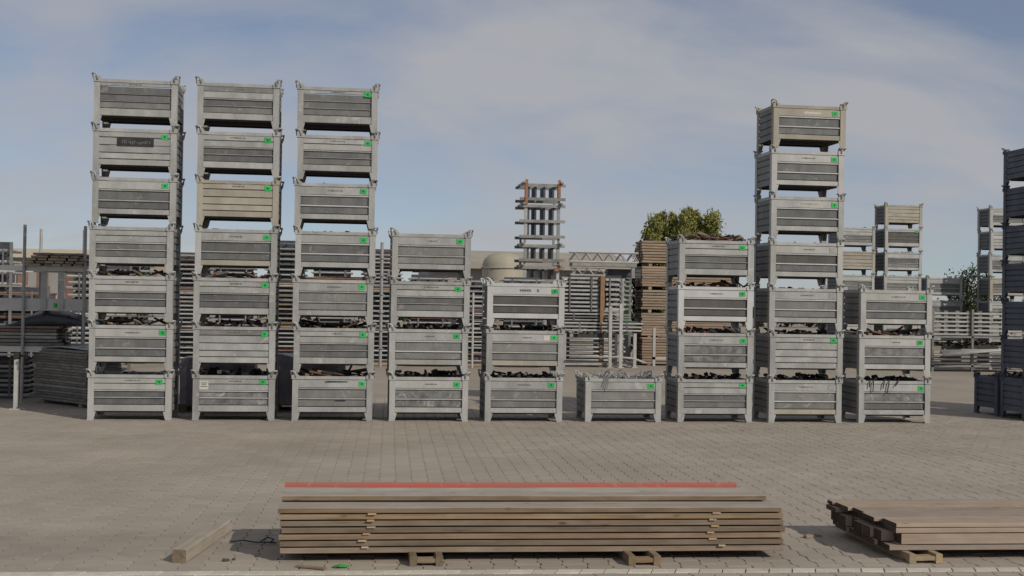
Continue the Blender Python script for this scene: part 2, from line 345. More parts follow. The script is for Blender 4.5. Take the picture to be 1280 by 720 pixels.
def vis(u, v):
    p = Vector(gp(u, v+PL/2)); d = p-Vector((0, 0, CH)); z = d.dot(F_)
    x = d.dot(right)/z*F; y = -d.dot(up)/z*F
    if abs(x) > 655 or y > 362: return False
    X, Y = p.x, p.y
    if -.75 < X < 3.1 and 8.78 < Y < 10.1: return False           # under the plank pile and its shadow
    if X > 3.85 and 8.6 < Y < 10.3: return False
    return True
near = sorted([k for k, p in enumerate(pav) if not p[2] and vis(p[0], p[1])], key=lambda k: pav[k][1])[:300]
nearset = set(near)
pb = MB(); ch = tuple((k, (k+1) % nT, (k+1) % nT+nT, k+nT) for k in range(nT))
pb.add([(x, y-PL/2, 0) for x, y in top]+[(x, y-PL/2, -.0115) for x, y in bot], [tuple(range(nT))]+[(f[0], f[3], f[2], f[1]) for f in ch])
pme = bpy.data.meshes.new('paver'); pme.from_pydata(pb.v, [], pb.f); pme.materials.append(MAT['paverobj'])
big = MB()
for k, (u, v, cl) in enumerate(pav):
    tilt = [rnd.uniform(-.0014, .0018) for _ in range(3)]
    if k in nearset:
        o = bpy.data.objects.new('paver', pme); COL.objects.link(o); o.parent = yard
        o.location = gp(u, v+PL/2, tilt[0]); o.rotation_euler = (tilt[1]*6, tilt[2]*6, GA+rnd.uniform(-.008, .008))
        continue
    tp = [(x, y+v) for x, y in top]; bt = [(x, y+v) for x, y in bot]
    for c, ka in cl: tp = clip(tp, c+(.003 if ka else -.003), ka); bt = clip(bt, c, ka)
    if len(tp) < 3 or len(tp) != len(bt): continue
    n = len(tp); a, bb = tilt[1]*6, tilt[2]*6
    big.add([gp(u+x, y, tilt[0]+a*(y-v-PL/2)+bb*x) for x, y in tp]+[gp(u+x, y, -.0115) for x, y in bt],
            [tuple(range(n))]+[(i, i+n, (i+1) % n+n, (i+1) % n) for i in range(n)])
bme = bpy.data.meshes.new('far_pavers'); bme.from_pydata(big.v, [], big.f); bme.materials.append(MAT['paver'])
bo = link('paver_field', bme, yard); bo['kind'] = 'stuff'
# pale edging blocks along the front of the yard
eb = MB(); s_ = .035
def skew(x0, x1, i, z): return [(x0+i, LV0+i, z), (x1-i, LV0+i, z), (x1+s_-i, LV1-i, z), (x0+s_+i, LV1-i, z)]
eb.add(skew(-.0815, .0815, .005, .004)+skew(-.0815, .0815, .001, -.0115), [(0,1,2,3),(0,4,5,1),(1,5,6,2),(2,6,7,3),(3,7,4,0)])
eme = eb.mesh('edging_block', MAT['edging'])
for i in range(int((U1-U0-.4)/.165)):
    u = U0+.15+.165*i
    if not -6 < u < 8: continue
    o = link('edging_block', eme, yard, gp(u, 0, rnd.uniform(-.002, .002)), GA)

# ------------------------------------------------------------------ steel crates
CW, CD, CP, CC = 1.2, .8, .728, .0545
RIM = CP-CC                                                      # height of a crate's rim
def post_mesh():
    b = MB(); w = .088
    b.box(0, w, 0, .008, .02, RIM+.004); b.box(0, .008, .0085, w, .02, RIM+.004)
    b.prism([(w, .128), (w, .02), (w+.003, .02), (w+.03, .128)], 0.001, .007, 'y')
    b.prism([(w, .128), (w, .02), (w+.003, .02), (w+.03, .128)], 0.001, .007, 'x')
    b.box(-.004, .085, -.004, .085, 0, .0195)
    b.box(.012, .075, .012, .075, RIM-.05, CP-.003)               # stacking stub
    b.box(-.012, .10, -.012, -.0005, RIM-.045, RIM+.018); b.box(-.012, -.0005, 0, .10, RIM-.045, RIM+.018)
    return b.mesh('corner_post', Z['La'])
def ring_mesh():
    b = MB()
    b.tube([(.05, -.014, RIM-.02), (.046, -.02, RIM+.036), (.03, -.026, RIM+.062), (.004, -.029, RIM+.072), (-.02, -.02, RIM+.075), (-.029, .004, RIM+.072), (-.026, .03, RIM+.062), (-.02, .046, RIM+.036), (-.014, .05, RIM-.02)], .013, 6)
    return b.mesh('stacking_ring', Z['La'], smooth=True)
def rim_mesh():
    b = MB(); t = .034
    b.box(-.511, .511, -.397, -.397+t, .626, RIM); b.box(-.511, .511, .397-t, .397, .626, RIM)
    b.box(-.597, -.597+t, -.311, .311, .626, RIM); b.box(.597-t, .597, -.311, .311, .626, RIM)
    return b.mesh('rim', Z['La'])
def side_mesh():
    """one folded sheet with four flutes, running along y at x = 0 (outside towards -x)"""
    b = MB(); pr = [(.13, 0), (.215, 0), (.219, .02), (.231, .02), (.239, .003), (.325, .003), (.329, .02), (.341, .02), (.349, .003), (.435, .003), (.439, .02), (.451, .02), (.459, .003), (.535, .003), (.539, .02), (.551, .02), (.559, 0), (.626, 0)]
    vs = []; fs = []; n = len(pr)
    for y in (-.315, .315):
        vs += [(x, y, z) for z, x in pr]
    for y in (-.315, .315):
        vs += [(x+.006, y, z) for z, x in pr]
    for i in range(n-1): fs += [(i, i+1, n+i+1, n+i), (2*n+i, 3*n+i, 3*n+i+1, 2*n+i+1)]
    b.add(vs, fs)
    return b.mesh('side_wall', Z['X'])
def back_mesh():
    b = MB()
    for z0, z1, y in ((.13, .21, .374), (.215, .33, .360), (.335, .36, .378), (.365, .48, .360), (.485, .51, .378), (.515, .624, .374)): b.box(-.515, .515, y, y+.014, z0, z1)
    return b.mesh('back_wall', Z['X'])
def floor_mesh():
    b = MB(); b.box(-.585, .585, -.365, .355, .131, .141)
    b.box(-.5, .5, -.362, -.33, .112, .1305); b.box(-.5, .5, .32, .352, .112, .1305)
    return b.mesh('floor', Z['F'])
CM = {'post': post_mesh(), 'ring': ring_mesh(), 'rim': rim_mesh(), 'side': side_mesh(), 'back': back_mesh(), 'floor': floor_mesh()}
def panel_mesh(z0, z1, tone):
    b = MB(); yf = -.389 if tone == 'L' else -.371; e = .006; d = .012
    # chamfered upper and lower edge
    b.prism([(yf, z0+e), (yf, z1-e), (yf+d, z1), (yf+d, z0)], -.516, .516, 'x')
    return b.mesh('panel', Z['La'])
def rib_mesh(z0, z1):
    b = MB(); b.prism([(-.392, z0+.004), (-.392, z1-.006), (-.375, z1+.002), (-.362, z1+.002), (-.362, z0-.002), (-.375, z0-.002)], -.511, .511, 'x')
    return b.mesh('rib', Z['La'])
KIND = {
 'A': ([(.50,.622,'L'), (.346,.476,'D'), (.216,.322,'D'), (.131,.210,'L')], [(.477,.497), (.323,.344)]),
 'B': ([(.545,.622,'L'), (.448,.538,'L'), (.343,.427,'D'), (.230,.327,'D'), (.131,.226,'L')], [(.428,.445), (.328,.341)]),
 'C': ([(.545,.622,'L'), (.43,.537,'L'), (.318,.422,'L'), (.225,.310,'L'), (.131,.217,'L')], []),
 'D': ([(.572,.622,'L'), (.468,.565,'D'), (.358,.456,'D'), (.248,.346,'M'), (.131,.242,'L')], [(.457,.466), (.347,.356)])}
PMESH = {k: [panel_mesh(*p) for p in v[0]] for k, v in KIND.items()}
RMESH = {k: [rib_mesh(*p) for p in v[1]] for k, v in KIND.items()}
b = MB(); b.box(-.05, .05, -.395, -.3895, -.037, .037); TAGM = b.mesh('tag', MAT['tag'])
b = MB(); b.prism([(-.013, -.012), (.013, -.012), (.016, .008), (0, .016), (-.016, .008)], -.3975, -.3952, 'y'); TAGK = b.mesh('tag_mark', MAT['tagmark'])
def stencil(seed, w=.19, mat='ink'):
    r = random.Random(seed); b = MB(); x = -w/2
    while x < w/2:
        d = r.uniform(.012, .03); h = r.uniform(.012, .026)*(1.15-abs(x)/w)
        b.box(x, x+d, -.3906, -.3894, -h/2, h/2)
        x += d+r.uniform(.004, .012)
    return b.mesh('stencil', MAT[mat])
STEN = [stencil(s, w) for s, w in ((1, .2), (2, .16), (3, .22), (4, .14))]
b = MB(); b.box(-.065, .065, -.3935, -.3895, -.065, .065); PAPM = b.mesh('paper_label', MAT['paper'])
b = MB()
for z, w in ((.035, .045), (.012, .03), (-.018, .05)): b.box(-w, w, -.3945, -.3937, z-.006, z+.006)
PAPK = b.mesh('print', MAT['ink'])

PAL = {'a': 'La', 'b': 'Lb', 'w': 'Lw', 'x': 'Lx'}
rc = random.Random(11)
def crate(x, y, z, kind, pal, dark, label, group, tagc='green', sten=True, extra=None, rz=0.0, zs=1.0, pair=None, side=None):
    """x, y: middle of the crate; z: its feet; pal: tone of frame and light bands; dark: tones of the recessed bands"""
    t = thing('steel_crate', label, 'crate', (x, y, z), rz, group)
    t.scale = (1, 1, zs)
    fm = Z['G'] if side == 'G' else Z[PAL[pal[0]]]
    for px, py, a in ((-.6, -.4, 0), (.6, -.4, pi/2), (.6, .4, pi), (-.6, .4, -pi/2)):
        p = link('corner_post', CM['post'], t, (px, py, 0), a, fm)
        link('stacking_ring', CM['ring'], p, (0, 0, 0), 0, fm)
    link('rim', CM['rim'], t, mat=fm)
    sm_ = Z[side or 'X']
    link('side_wall', CM['side'], t, (-.594, 0, 0), 0, sm_); link('side_wall', CM['side'], t, (.594, 0, 0), pi, sm_)
    link('back_wall', CM['back'], t); link('floor', CM['floor'], t)
    pan, ribs = KIND[kind]; di = 0
    for k, (z0, z1, tone) in enumerate(pan):
        if tone == 'L':
            m = Z[PAL[pal[min(k, len(pal)-1)] if len(pal) > 1 else pal[0]]]
            if pair and k in pair: m = Z[pair[k]]
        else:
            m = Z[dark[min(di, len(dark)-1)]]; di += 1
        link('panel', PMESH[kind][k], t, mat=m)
    rm_ = Z['Lx'] if rc.random() < .3 and side is None else fm  # some ribs take the brightest zinc: a glint put into their colour
    for k in range(len(ribs)): link('rib', RMESH[kind][k], t, mat=rm_)
    zt = .575 if kind != 'A' else .565
    if kind == 'D': zt = .587
    if tagc == 'green':
        q = link('tag', TAGM, t, (.435+rc.uniform(-.02, .015), 0, zt+rc.uniform(-.01, .008))); q.rotation_euler[1] = rc.uniform(-.09, .09); link('tag_mark', TAGK, q)
    elif tagc == 'grey': link('tag', TAGM, t, (.43, 0, zt), mat=MAT['tagoff'])
    if sten: link('stencil', STEN[rc.randrange(4)], t, (rc.uniform(-.03, .03), 0, (pan[0][0]+pan[0][1])/2+.004))
    if extra: extra(t)
    return t
def x_patch(t):
    b = MB(); b.box(-.24, .29, -.3935, -.3895, -.065, .065); p = link('black_patch', b.mesh('black_patch', MAT['black']), t, (-.02, 0, .475))
    b = MB(); r = random.Random(5)
    for i in range(14): x = -.2+.03*i; b.box(x, x+r.uniform(.008, .022), -.395, -.3937, r.uniform(-.035, -.01), r.uniform(.005, .035))
    link('scrawl', b.mesh('scrawl', Z['D']), p, (.03, 0, 0))
def x_paper(t):
    p = link('paper_label', PAPM, t, (-.44, 0, .525)); link('print', PAPK, p)
def x_paper2(t):
    b = MB(); b.box(-.05, .045, -.3935, -.3895, -.04, .035); link('paper_label', b.mesh('paper_label', MAT['paper']), t, (.335, 0, .565))
def x_slot(t):
    b = MB(); b.prism([(-.17, -.012), (.16, -.006), (.17, .008), (.05, .012), (-.13, .014), (-.18, .002)], -.3935, -.3896, 'y'); link('black_streak', b.mesh('black_streak', MAT['black']), t, (.06, 0, .59))
    b = MB(); b.prism([(-.08, -.012), (.08, -.012), (.09, .006), (-.07, .012)], -.3742, -.3715, 'y'); link('black_streak', b.mesh('black_streak', MAT['black']), t, (.11, 0, .305))
def x_white(t):
    b = MB(); r = random.Random(9); x = -.14
    while x < .14: d = r.uniform(.015, .04); b.box(x, x+d, -.3906, -.3894, -.02, r.uniform(.005, .024)); x += d+.006
    link('chalk_mark', b.mesh('chalk_mark', MAT['paper']), t, (.05, 0, .565))
def x_yellow(t):
    link('yellow_writing', stencil(8, .27, 'yellow'), t, (.03, 0, .565))
def x_text(t):
    b = MB(); r = random.Random(21); x = -.1
    for i in range(5): b.box(x, x+.028, -.3906, -.3894, -.016, .016); x += .036
    b.box(.17, .195, -.3906, -.3894, -.022, .022)
    link('stencil', b.mesh('stencil', MAT['ink']), t, (0, 0, .565))
ORD = ['topmost', 'second from top', 'third from top', 'fourth from top', 'fifth from top', 'sixth from top', 'bottom']
YR = 18.988
SX = [-3.78, -2.272, -.813, .641, 2.104, 3.670, 5.140, 6.616, 8.105]
PH = ['leftmost tall stack', 'second tall stack from left', 'third tall stack from left', 'four-high stack near centre',
      'three-high stack beside lone crate', '', 'four-high stack below poplars', 'tan-topped tall stack', 'three-high stack beside tan-topped stack']
# per stack, top to bottom: kind, light tones, dark tones, tag, stencil, look, extra, heap
ST = [
 [('D','a',['D','D','M'],None,True,'grey crate with two smudges and no green tag',None,None), ('C','a',[],'green',False,'grey crate with a black painted patch',x_patch,None),
  ('A','a',['D','D'],'green',False,'grey crate with two dark bands',None,None), ('B','a',['D','D'],None,False,'untagged grey crate with three light bands',None,None),
  ('B','b',['D','D'],None,True,'untagged pale crate',None,'tan'), ('A','b',['D','D'],'green',True,'green-tagged pale crate',None,'tan'), ('B','b',['D','D'],'green',True,'green-tagged crate standing on the paving',None,'cloth')],
 [('B','aaa',['D','M'],None,True,'dented crate without a tag',None,None), ('B','a',['D','D'],'green',True,'crate, scattered steel beneath',None,None), ('C','w',[],'green',True,'yellowish all-light crate',None,'low'),
  ('A','aw',['D','D'],'green',True,'green-tagged crate with a yellowed lower band',None,'low'), ('B','a',['D','D'],'green',True,'green-tagged crate with tan offcuts above it',None,'tan'), ('C','a',[],'green',True,'all-light crate with a darker top band',None,'tan'),
  ('B','a',['S','S'],'green',True,'crate with a white paper label at left',x_paper,'dark')],
 [('D','a',['D','D','M'],'green',True,'green-tagged crate of five bands',None,None), ('B','a',['D','M'],'green',True,'green-tagged crate with one dark band',None,'low'), ('A','a',['D','D'],'green',True,'green-tagged crate with small couplers on it',None,'low'),
  ('A','a',['D','D'],'green',False,'green-tagged crate with a bright rim',None,'low'), ('A','a',['M','M'],'green',True,'mid grey crate below orange tubes',None,'orange'), ('B','a',['D','D'],'green',True,'green-tagged crate with a yellowed base',None,'brown'),
  ('A','a',['M','M'],'green',False,'crate with black streaks on its front',x_slot,'brown')],
 [('A','a',['M','M'],'green',True,'crate open to the sky',None,None), ('B','a',['D','M'],'green',True,'crate with two narrow dark bands',None,'low'), ('A','a',['M','M'],'green',True,'crate with couplers heaped above it',None,'dark'), ('A','b',['S','S'],'green',True,'crate with white scuffed dark bands',None,'dark')],
 [('A','x',['E','E'],'green',False,'bright white crate with two near-black bands',x_text,None), ('A','aw',['M','M'],'green',True,'crate with paper scrap beside tag',x_paper2,'dark'), ('A','a',['M','M'],'green',True,'crate standing on the paving',None,'dark')],
 [('A','a',['M','M'],'green',False,'',None,'scrap')],
 [('B','a',['D','D'],'green',True,'crate with loose timber bits on top',None,'piled'), ('A','x',['E','E'],'green',True,'bright white crate with two near-black bands',None,'brown'), ('A','a',['S','S'],'green',True,'scuffed crate with a dented front',None,'red'), ('B','a',['D','D'],'green',False,'crate standing on the paving',None,'dark')],
 [('A','w',['D','D'],'green',False,'tan crate with a white chalk mark',x_white,None), ('A','b',['D','D'],'green',True,'pale green-tagged crate',None,None), ('A','a',['D','D'],'green',False,'crate with yellow writing',x_yellow,None), ('A','b',['E','D'],'grey',True,'grey-tagged crate with two dark bands',None,'low'),
  ('A','a',['M','M'],'grey',True,'grey-tagged crate with tubes showing above it',None,'low'), ('C','a',[],'green',True,'all-light crate with no dark band',None,'dark'), ('A','aw',['M','M'],'grey',True,'grey-tagged crate standing on the paving',None,'dark')],
 [('A','b',['D','D'],'green',True,'crate with a two-tone top band',None,None), ('A','b',['S','D'],'green',True,'crate with a speckled dark band',None,'brown'), ('A','a',['S','D'],'green',False,'crate with straps hanging over its front',None,'straps')]]

# ---- loose contents
def heap(seed, n, mats, zlo, zhi, long=.14, tub=.4, sx=.5, sy=.3):
    r = random.Random(seed); b = MB()
    for i in range(n):
        x, y = r.uniform(-sx, sx), r.uniform(-sy, sy); z = r.uniform(zlo, zhi)*(1) ; b.cur = r.randrange(len(mats))
        R = rot(r.uniform(-.5, .5), r.uniform(-.4, .4), r.uniform(0, pi))
        if r.random() < tub:
            d = R @ Vector((long*r.uniform(.5, 1), 0, 0)); mx_, my_ = max(.02, sx+.06-abs(d.x)), max(.02, sy+.04-abs(d.y))
            c = Vector((max(-mx_, min(mx_, x)), max(-my_, min(my_, y)), z)); b.tube([c-d, c+d], r.uniform(.012, .022), 5)
        else: b.rbox((x, y, z), (r.uniform(.05, .11), r.uniform(.04, .07), r.uniform(.03, .06)), R)
    # the body of the load below the visible pieces
    b.cur = 0; b.prism([(-.57, zlo-.10), (.57, zlo-.10), (.55, zlo), (.2, zlo+.015), (-.25, zlo), (-.55, zlo-.01)], -.35, .34, 'y')
    return b.mesh('load', *[MAT[m] for m in mats])
def tubes(seed, n, mats, z0, z1):
    r = random.Random(seed); b = MB()
    for i in range(n):
        b.cur = r.randrange(len(mats)); y = r.uniform(-.33, .33); z = r.uniform(z0, z1); l = r.uniform(.35, .55); x = r.uniform(-.55+l, .55-l) if l < .55 else 0
        a = r.uniform(-.06, .06); b.tube([(x-l, y-a, z-r.uniform(-.01, .01)), (x+l, y+a, z)], .024, 6)
    b.cur = 0; b.box(-.56, .56, -.35, .34, z0-.12, z0)
    return b.mesh('load', *[MAT[m] for m in mats])
def scrap_mesh():
    r = random.Random(4); b = MB()
    for i in range(70):
        x, y, z = r.gauss(-.1, .24), r.uniform(-.3, .3), r.uniform(.60, .70)
        x = max(-.5, min(.5, x)); p = Vector((x, y, z)); pts = []
        d = Vector((r.uniform(-1, 1), r.uniform(-1, 1), r.uniform(-.3, .5))).normalized()
        for k in range(5):
            pts.append(p.copy()); d = (d+Vector((r.uniform(-.6, .6), r.uniform(-.6, .6), r.uniform(-.55, .35)))).normalized(); p = p+d*r.uniform(.03, .07)
            p.z = max(p.z, .58)
        b.tube(pts, r.uniform(.006, .013), 5)
    for c, rad, a in (((.36, -.2, .745), .06, .3), ((.40, -.1, .72), .06, 1.2), ((.2, -.3, .70), .045, .8)):
        b.tube([(c[0]+rad*cos(t)*cos(a), c[1]+rad*cos(t)*sin(a), c[2]+rad*sin(t)) for t in [2*pi*k/10 for k in range(10)]], .010, 5, closed=True)
    for k in range(3): b.tube([(-.33+.03*k, -.36, .69), (-.30+.03*k, -.415, .70), (-.31+.03*k, -.425, .62), (-.33+.025*k, -.42, .56-.03*k)], .007, 5)
    b.box(-.56, .56, -.35, .34, .5, .585)
    return b.mesh('load', MAT['scrap'])
def straps_mesh():
    b = MB(); r = random.Random(6)
    for x, l in ((-.42, .10), (-.36, .17), (-.18, .12), (-.10, .20), (.05, .08)):
        b.tube([(x, -.33, .70), (x+.01, -.41, .695), (x-.01, -.422, .66), (x-.03+r.uniform(-.02, .02), -.418, .67-l)], .009, 5)
    return b
LOAD = {}
for i in range(4):
    LOAD['dark%d' % i] = heap(20+i, 60, ['coupler'], .57, .735); LOAD['low%d' % i] = heap(40+i, 55, ['coupler'], .54, .672, .10)
    LOAD['tan%d' % i] = heap(60+i, 46, ['tan', 'coupler', 'tubew', 'tan', 'redbrown', 'tubed'], .58, .735, .25, .7); LOAD['brown%d' % i] = heap(80+i, 46, ['coupler', 'rustmix', 'redbrown', 'tan'], .58, .74, .25, .6)
LOAD['piled0'] = heap(71, 80, ['coupler', 'tan', 'rustmix', 'redbrown', 'tan'], .60, .77, .2, .5)
LOAD['orange0'] = tubes(3, 16, ['orange', 'rustmix', 'tan'], .60, .70); LOAD['red0'] = heap(97, 60, ['coupler', 'coupler', 'red', 'coupler', 'scrap'], .58, .74, .16, .5)
LOAD['scrap0'] = scrap_mesh()
LT = {'dark': ('coupler_load', 'dark steel couplers', 'couplers'), 'low': ('coupler_load', 'small dark couplers', 'couplers'), 'tan': ('offcut_load', 'tan and grey timber offcuts', 'offcuts'),
      'brown': ('rusty_load', 'rusty brown steel pieces', 'steel pieces'), 'orange': ('tube_load', 'orange and brown tubes', 'tubes'), 'piled': ('offcut_load', 'tan and brown timber bits piled above the rim', 'offcuts'), 'red': ('coupler_load', 'dark couplers with a few red ones', 'couplers'),
      'scrap': ('scrap_load', 'tangled galvanised chains and rings', 'chains'), 'straps': ('strap_load', 'dark couplers with straps hanging out', 'couplers'), 'cloth': ('sheet_load', 'dark sheeting', 'sheeting')}
b = straps_mesh(); h = heap(33, 60, ['coupler'], .57, .71); sm = b
SH = MB(); SH.v = list(sm.v); SH.f = list(sm.f); SH.mi = [0]*len(sm.f)
o_ = len(SH.v); SH.v += [tuple(v.co) for v in h.vertices]; SH.f += [tuple(i+o_ for i in p.vertices) for p in h.polygons]; SH.mi += [0]*len(h.polygons)
LOAD['straps0'] = SH.mesh('load', MAT['coupler'])
b = MB(); r = random.Random(2); nx, ny = 14, 8
vs = [(-.56+1.12*i/nx, -.35+.69*j/ny, .60+.07*(random.Random(i*31+j).random())+.04*sin(i*.9)) for j in range(ny+1) for i in range(nx+1)]
b.add(vs, [(j*(nx+1)+i, j*(nx+1)+i+1, (j+1)*(nx+1)+i+1, (j+1)*(nx+1)+i) for j in range(ny) for i in range(nx)]); b.box(-.55, .55, -.34, .33, .45, .55)
LOAD['cloth0'] = b.mesh('load', MAT['tarp'])

for s, rows in enumerate(ST):
    n = len(rows); sx = SX[s]+CW/2
    for k, (kind, pal, dark, tg, sten, look, ex, ld) in enumerate(rows):
        lvl = n-1-k; od = 'bottom' if k == n-1 else ORD[k]
        if s == 5: lab = 'lone steel crate standing on the paving, heaped with tangled chains'
        else: lab = f'{look}, {od} in {PH[s]}'
        jx, jy, jr = (rc.uniform(-.016, .016), rc.uniform(-.016, .016), rc.uniform(-.012, .012)) if lvl else (0, 0, 0)
        pair = {0: 'M'} if (s == 1 and k in (0, 5)) else None
        x, y, z = sx+jx, YR+CD/2+jy, lvl*CP+.002
        crate(x, y, z, kind, pal, dark, lab, 'steel crates stacked in the front row', tg, sten, ex, jr, pair=pair)
        if ld:
            nm, wd, ct = LT[ld]; key = ld+str(rc.randrange(4)) if ld+'1' in LOAD else ld+'0'
            o = link(nm, LOAD[key], None, (x, y, z+.001), 0 if rc.random() < .5 or ld in ('straps', 'scrap') else pi)
            where = 'the lone crate' if s == 5 else f'{od} crate of {PH[s]}'
            tag(o, f'{wd} in {where}', ct, 'loads in the steel crates', 'stuff')
# crates at the right edge, seen from their shaded side
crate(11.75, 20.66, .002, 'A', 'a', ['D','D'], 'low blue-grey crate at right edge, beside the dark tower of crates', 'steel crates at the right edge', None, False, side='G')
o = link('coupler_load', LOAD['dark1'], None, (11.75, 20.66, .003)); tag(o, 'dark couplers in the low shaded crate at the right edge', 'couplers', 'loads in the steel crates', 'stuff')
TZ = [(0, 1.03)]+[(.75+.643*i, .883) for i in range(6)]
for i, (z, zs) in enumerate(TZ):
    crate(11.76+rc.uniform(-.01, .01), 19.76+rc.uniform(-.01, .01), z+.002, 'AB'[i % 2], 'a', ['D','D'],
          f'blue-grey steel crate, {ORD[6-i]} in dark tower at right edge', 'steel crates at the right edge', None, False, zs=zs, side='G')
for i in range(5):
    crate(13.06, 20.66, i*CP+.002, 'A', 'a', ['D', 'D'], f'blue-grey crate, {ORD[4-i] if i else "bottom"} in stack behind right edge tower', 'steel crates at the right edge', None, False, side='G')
# distant stacks beyond the row
YB = 36.5
for nm, x0, n, dyb in (('distant six-high stack behind tan-topped stack', 14.84, 6, 0), ('distant seven-high stack above three-high stack', 16.35, 7, 0), ('distant four-high stack behind deck rack', 18.32, 4, 1.2), ('distant seven-high stack beside dark tower', 19.80, 7, 0)):
    for i in range(n):
        k = n-1-i; od = 'bottom' if i == 0 else ORD[k]
        kd = 'ABCA'[(i*3+int(x0)) % 4]; pl = 'abwa'[(i+int(x0)) % 4]; dk = [['D', 'D'], ['M', 'M'], ['D', 'M']][(i+int(x0*3)) % 3]
        ex = None; tg = None
        lk = 'grey crate'
        if x0 == 16.35 and k == 1: tg = 'green'; dk = ['E', 'E']; lk = 'dark banded crate with green tag'; kd = 'D'; dk = ['E', 'E', 'E']
        crate(x0+.6+rc.uniform(-.015, .015), YB+dyb+.4+rc.uniform(-.015, .015), i*CP+.002, kd, pl, dk, f'{lk}, {od} in {nm}', 'distant crates behind the row', tg, False, None, rc.uniform(-.01, .01), side='Y')
        if i < n-1 and rc.random() < .6:
            o = link('coupler_load', LOAD['low%d' % rc.randrange(4)], None, (x0+.6, YB+dyb+.4, i*CP+.003)); tag(o, f'dark couplers in {od} crate of {nm}', 'couplers', 'loads in the steel crates', 'stuff')

# ------------------------------------------------------------------ timber
def plank_mesh(name, l, w, t, mat, seed, seg=3, c=.003, end=None, topm=None):
    r = random.Random(seed); b = MB(); vs = []; fs = []; tm = []
    prof = [(-w/2+c, -t/2), (w/2-c, -t/2), (w/2, -t/2+c), (w/2, t/2-c), (w/2-c, t/2), (-w/2+c, t/2), (-w/2, t/2-c), (-w/2, -t/2+c)]
    for i in range(seg+1):
        x = -l/2+l*i/seg; dz = 0 if i in (0, seg) else r.uniform(-.0025, .0025); dyy = 0 if i in (0, seg) else r.uniform(-.003, .003)
        vs += [(x, p+dyy, q+dz) for p, q in prof]
    for i in range(seg):
        for k in range(8): fs.append((i*8+k, i*8+(k+1) % 8, i*8+8+(k+1) % 8, i*8+8+k)); tm.append(1 if topm and k in (3, 4, 5) else 0)
    b.add(vs, fs); b.mi = tm; b.cur = (2 if topm else 1) if end else 0
    b.f += [tuple(range(8)), tuple(seg*8+k for k in range(7, -1, -1))]; b.mi += [b.cur]*2
    return b.mesh(name, *[m for m in (mat, topm, end) if m])
rt = random.Random(17)
# pile in the middle of the foreground
T = thing('plank_pile', 'long pile of weathered brown planks in the foreground with a red board on top', 'plank pile', (1.36, 8.74, 0), GA*.55)
PLT = .0465; PB = .062; TH = .0365; LEN = 3.60
pw = [.215, .205, .22, .205]
pmv = [plank_mesh('plank', LEN, w, TH, MAT['plank'], i, end=MAT['endbrown']) for i, w in enumerate(pw)]
pmg = [plank_mesh('plank', LEN, w, TH, MAT['plank'], 10+i, end=MAT['endbrown'], topm=MAT['plankgrey']) for i, w in enumerate(pw)]
for k in range(7):
    y = 0
    for i, w in enumerate(pw):
        me = pmg[i] if k == 6 else pmv[i]
        link('plank', me, T, (rt.uniform(-.012, .012)-(.012 if k > 3 else 0), y+w/2+(rt.uniform(-.004, .006) if i == 0 else 0), PB+k*PLT+TH/2), rt.uniform(-.002, .002))
        y += w+.005
# top layer, set back by a plank, its right end short
y = pw[0]+.03
for i, w in enumerate((.215, .19)):
    me = plank_mesh('plank', 3.55 if i == 0 else 3.5, w, .036, MAT['plank'], 30+i, end=MAT['endbrown'], topm=MAT['plankgrey'])
    link('plank', me, T, (-.035-.03*i, y+w/2, PB+7*PLT+.019), -.004); y += w+.006
me = plank_mesh('red_board', 3.47, .06, .03, MAT['red'], 41)
o = link('red_board', me, T, (-.085, y+.055, PB+7*PLT+.046), -.002); o['label'] = 'board with red painted faces along the back edge'
me = plank_mesh('plank', 3.45, .10, .03, MAT['plankgrey'], 42); link('plank', me, T, (-.09, y+.055, PB+7*PLT+.015), -.002)
stk = [plank_mesh('spacer_stick', .86, .052, .0095, MAT['stick'], 50), plank_mesh('spacer_stick', .86, .06, .0095, MAT['stick'], 51)]
for xs in ((-1.22, -1.22, -1.21, -1.17, -1.23, -1.17), (1.33, 1.28, 1.27, 1.27, 1.27, 1.28)):
    for k in range(6):
        zt = PB+k*PLT+TH+(PLT-TH)/2
        link('spacer_stick', stk[k % 2], T, (xs[k]+rt.uniform(-.012, .012)+(.05 if xs[0] < 0 and k == 4 else 0), .43-rt.uniform(.006, .016), zt), pi/2+rt.uniform(-.03, .03))
def skid(x, y, label, rz=0, mat='skid', w=.23):
    t = thing('wooden_skid', label, 'skid', (x, y, 0), rz, 'skids carrying the plank piles')
    run = plank_mesh('runner', 1.15, .05, .068, MAT[mat], int(x*100))
    for s in (-1, 1): link('runner', run, t, (s*(w/2-.025), .575, .036), pi/2)
    cb = plank_mesh('crossbar', w-.102, .09, .03, MAT[mat], int(x*77))
    for yy in (.05, .5, 1.05): link('crossbar', cb, t, (0, yy, .036), 0)
    return t
PB_top = .062
skid(.565, 8.6, 'left wooden skid under the long brown plank pile'); skid(2.09, 8.535, 'right wooden skid under the long brown plank pile')
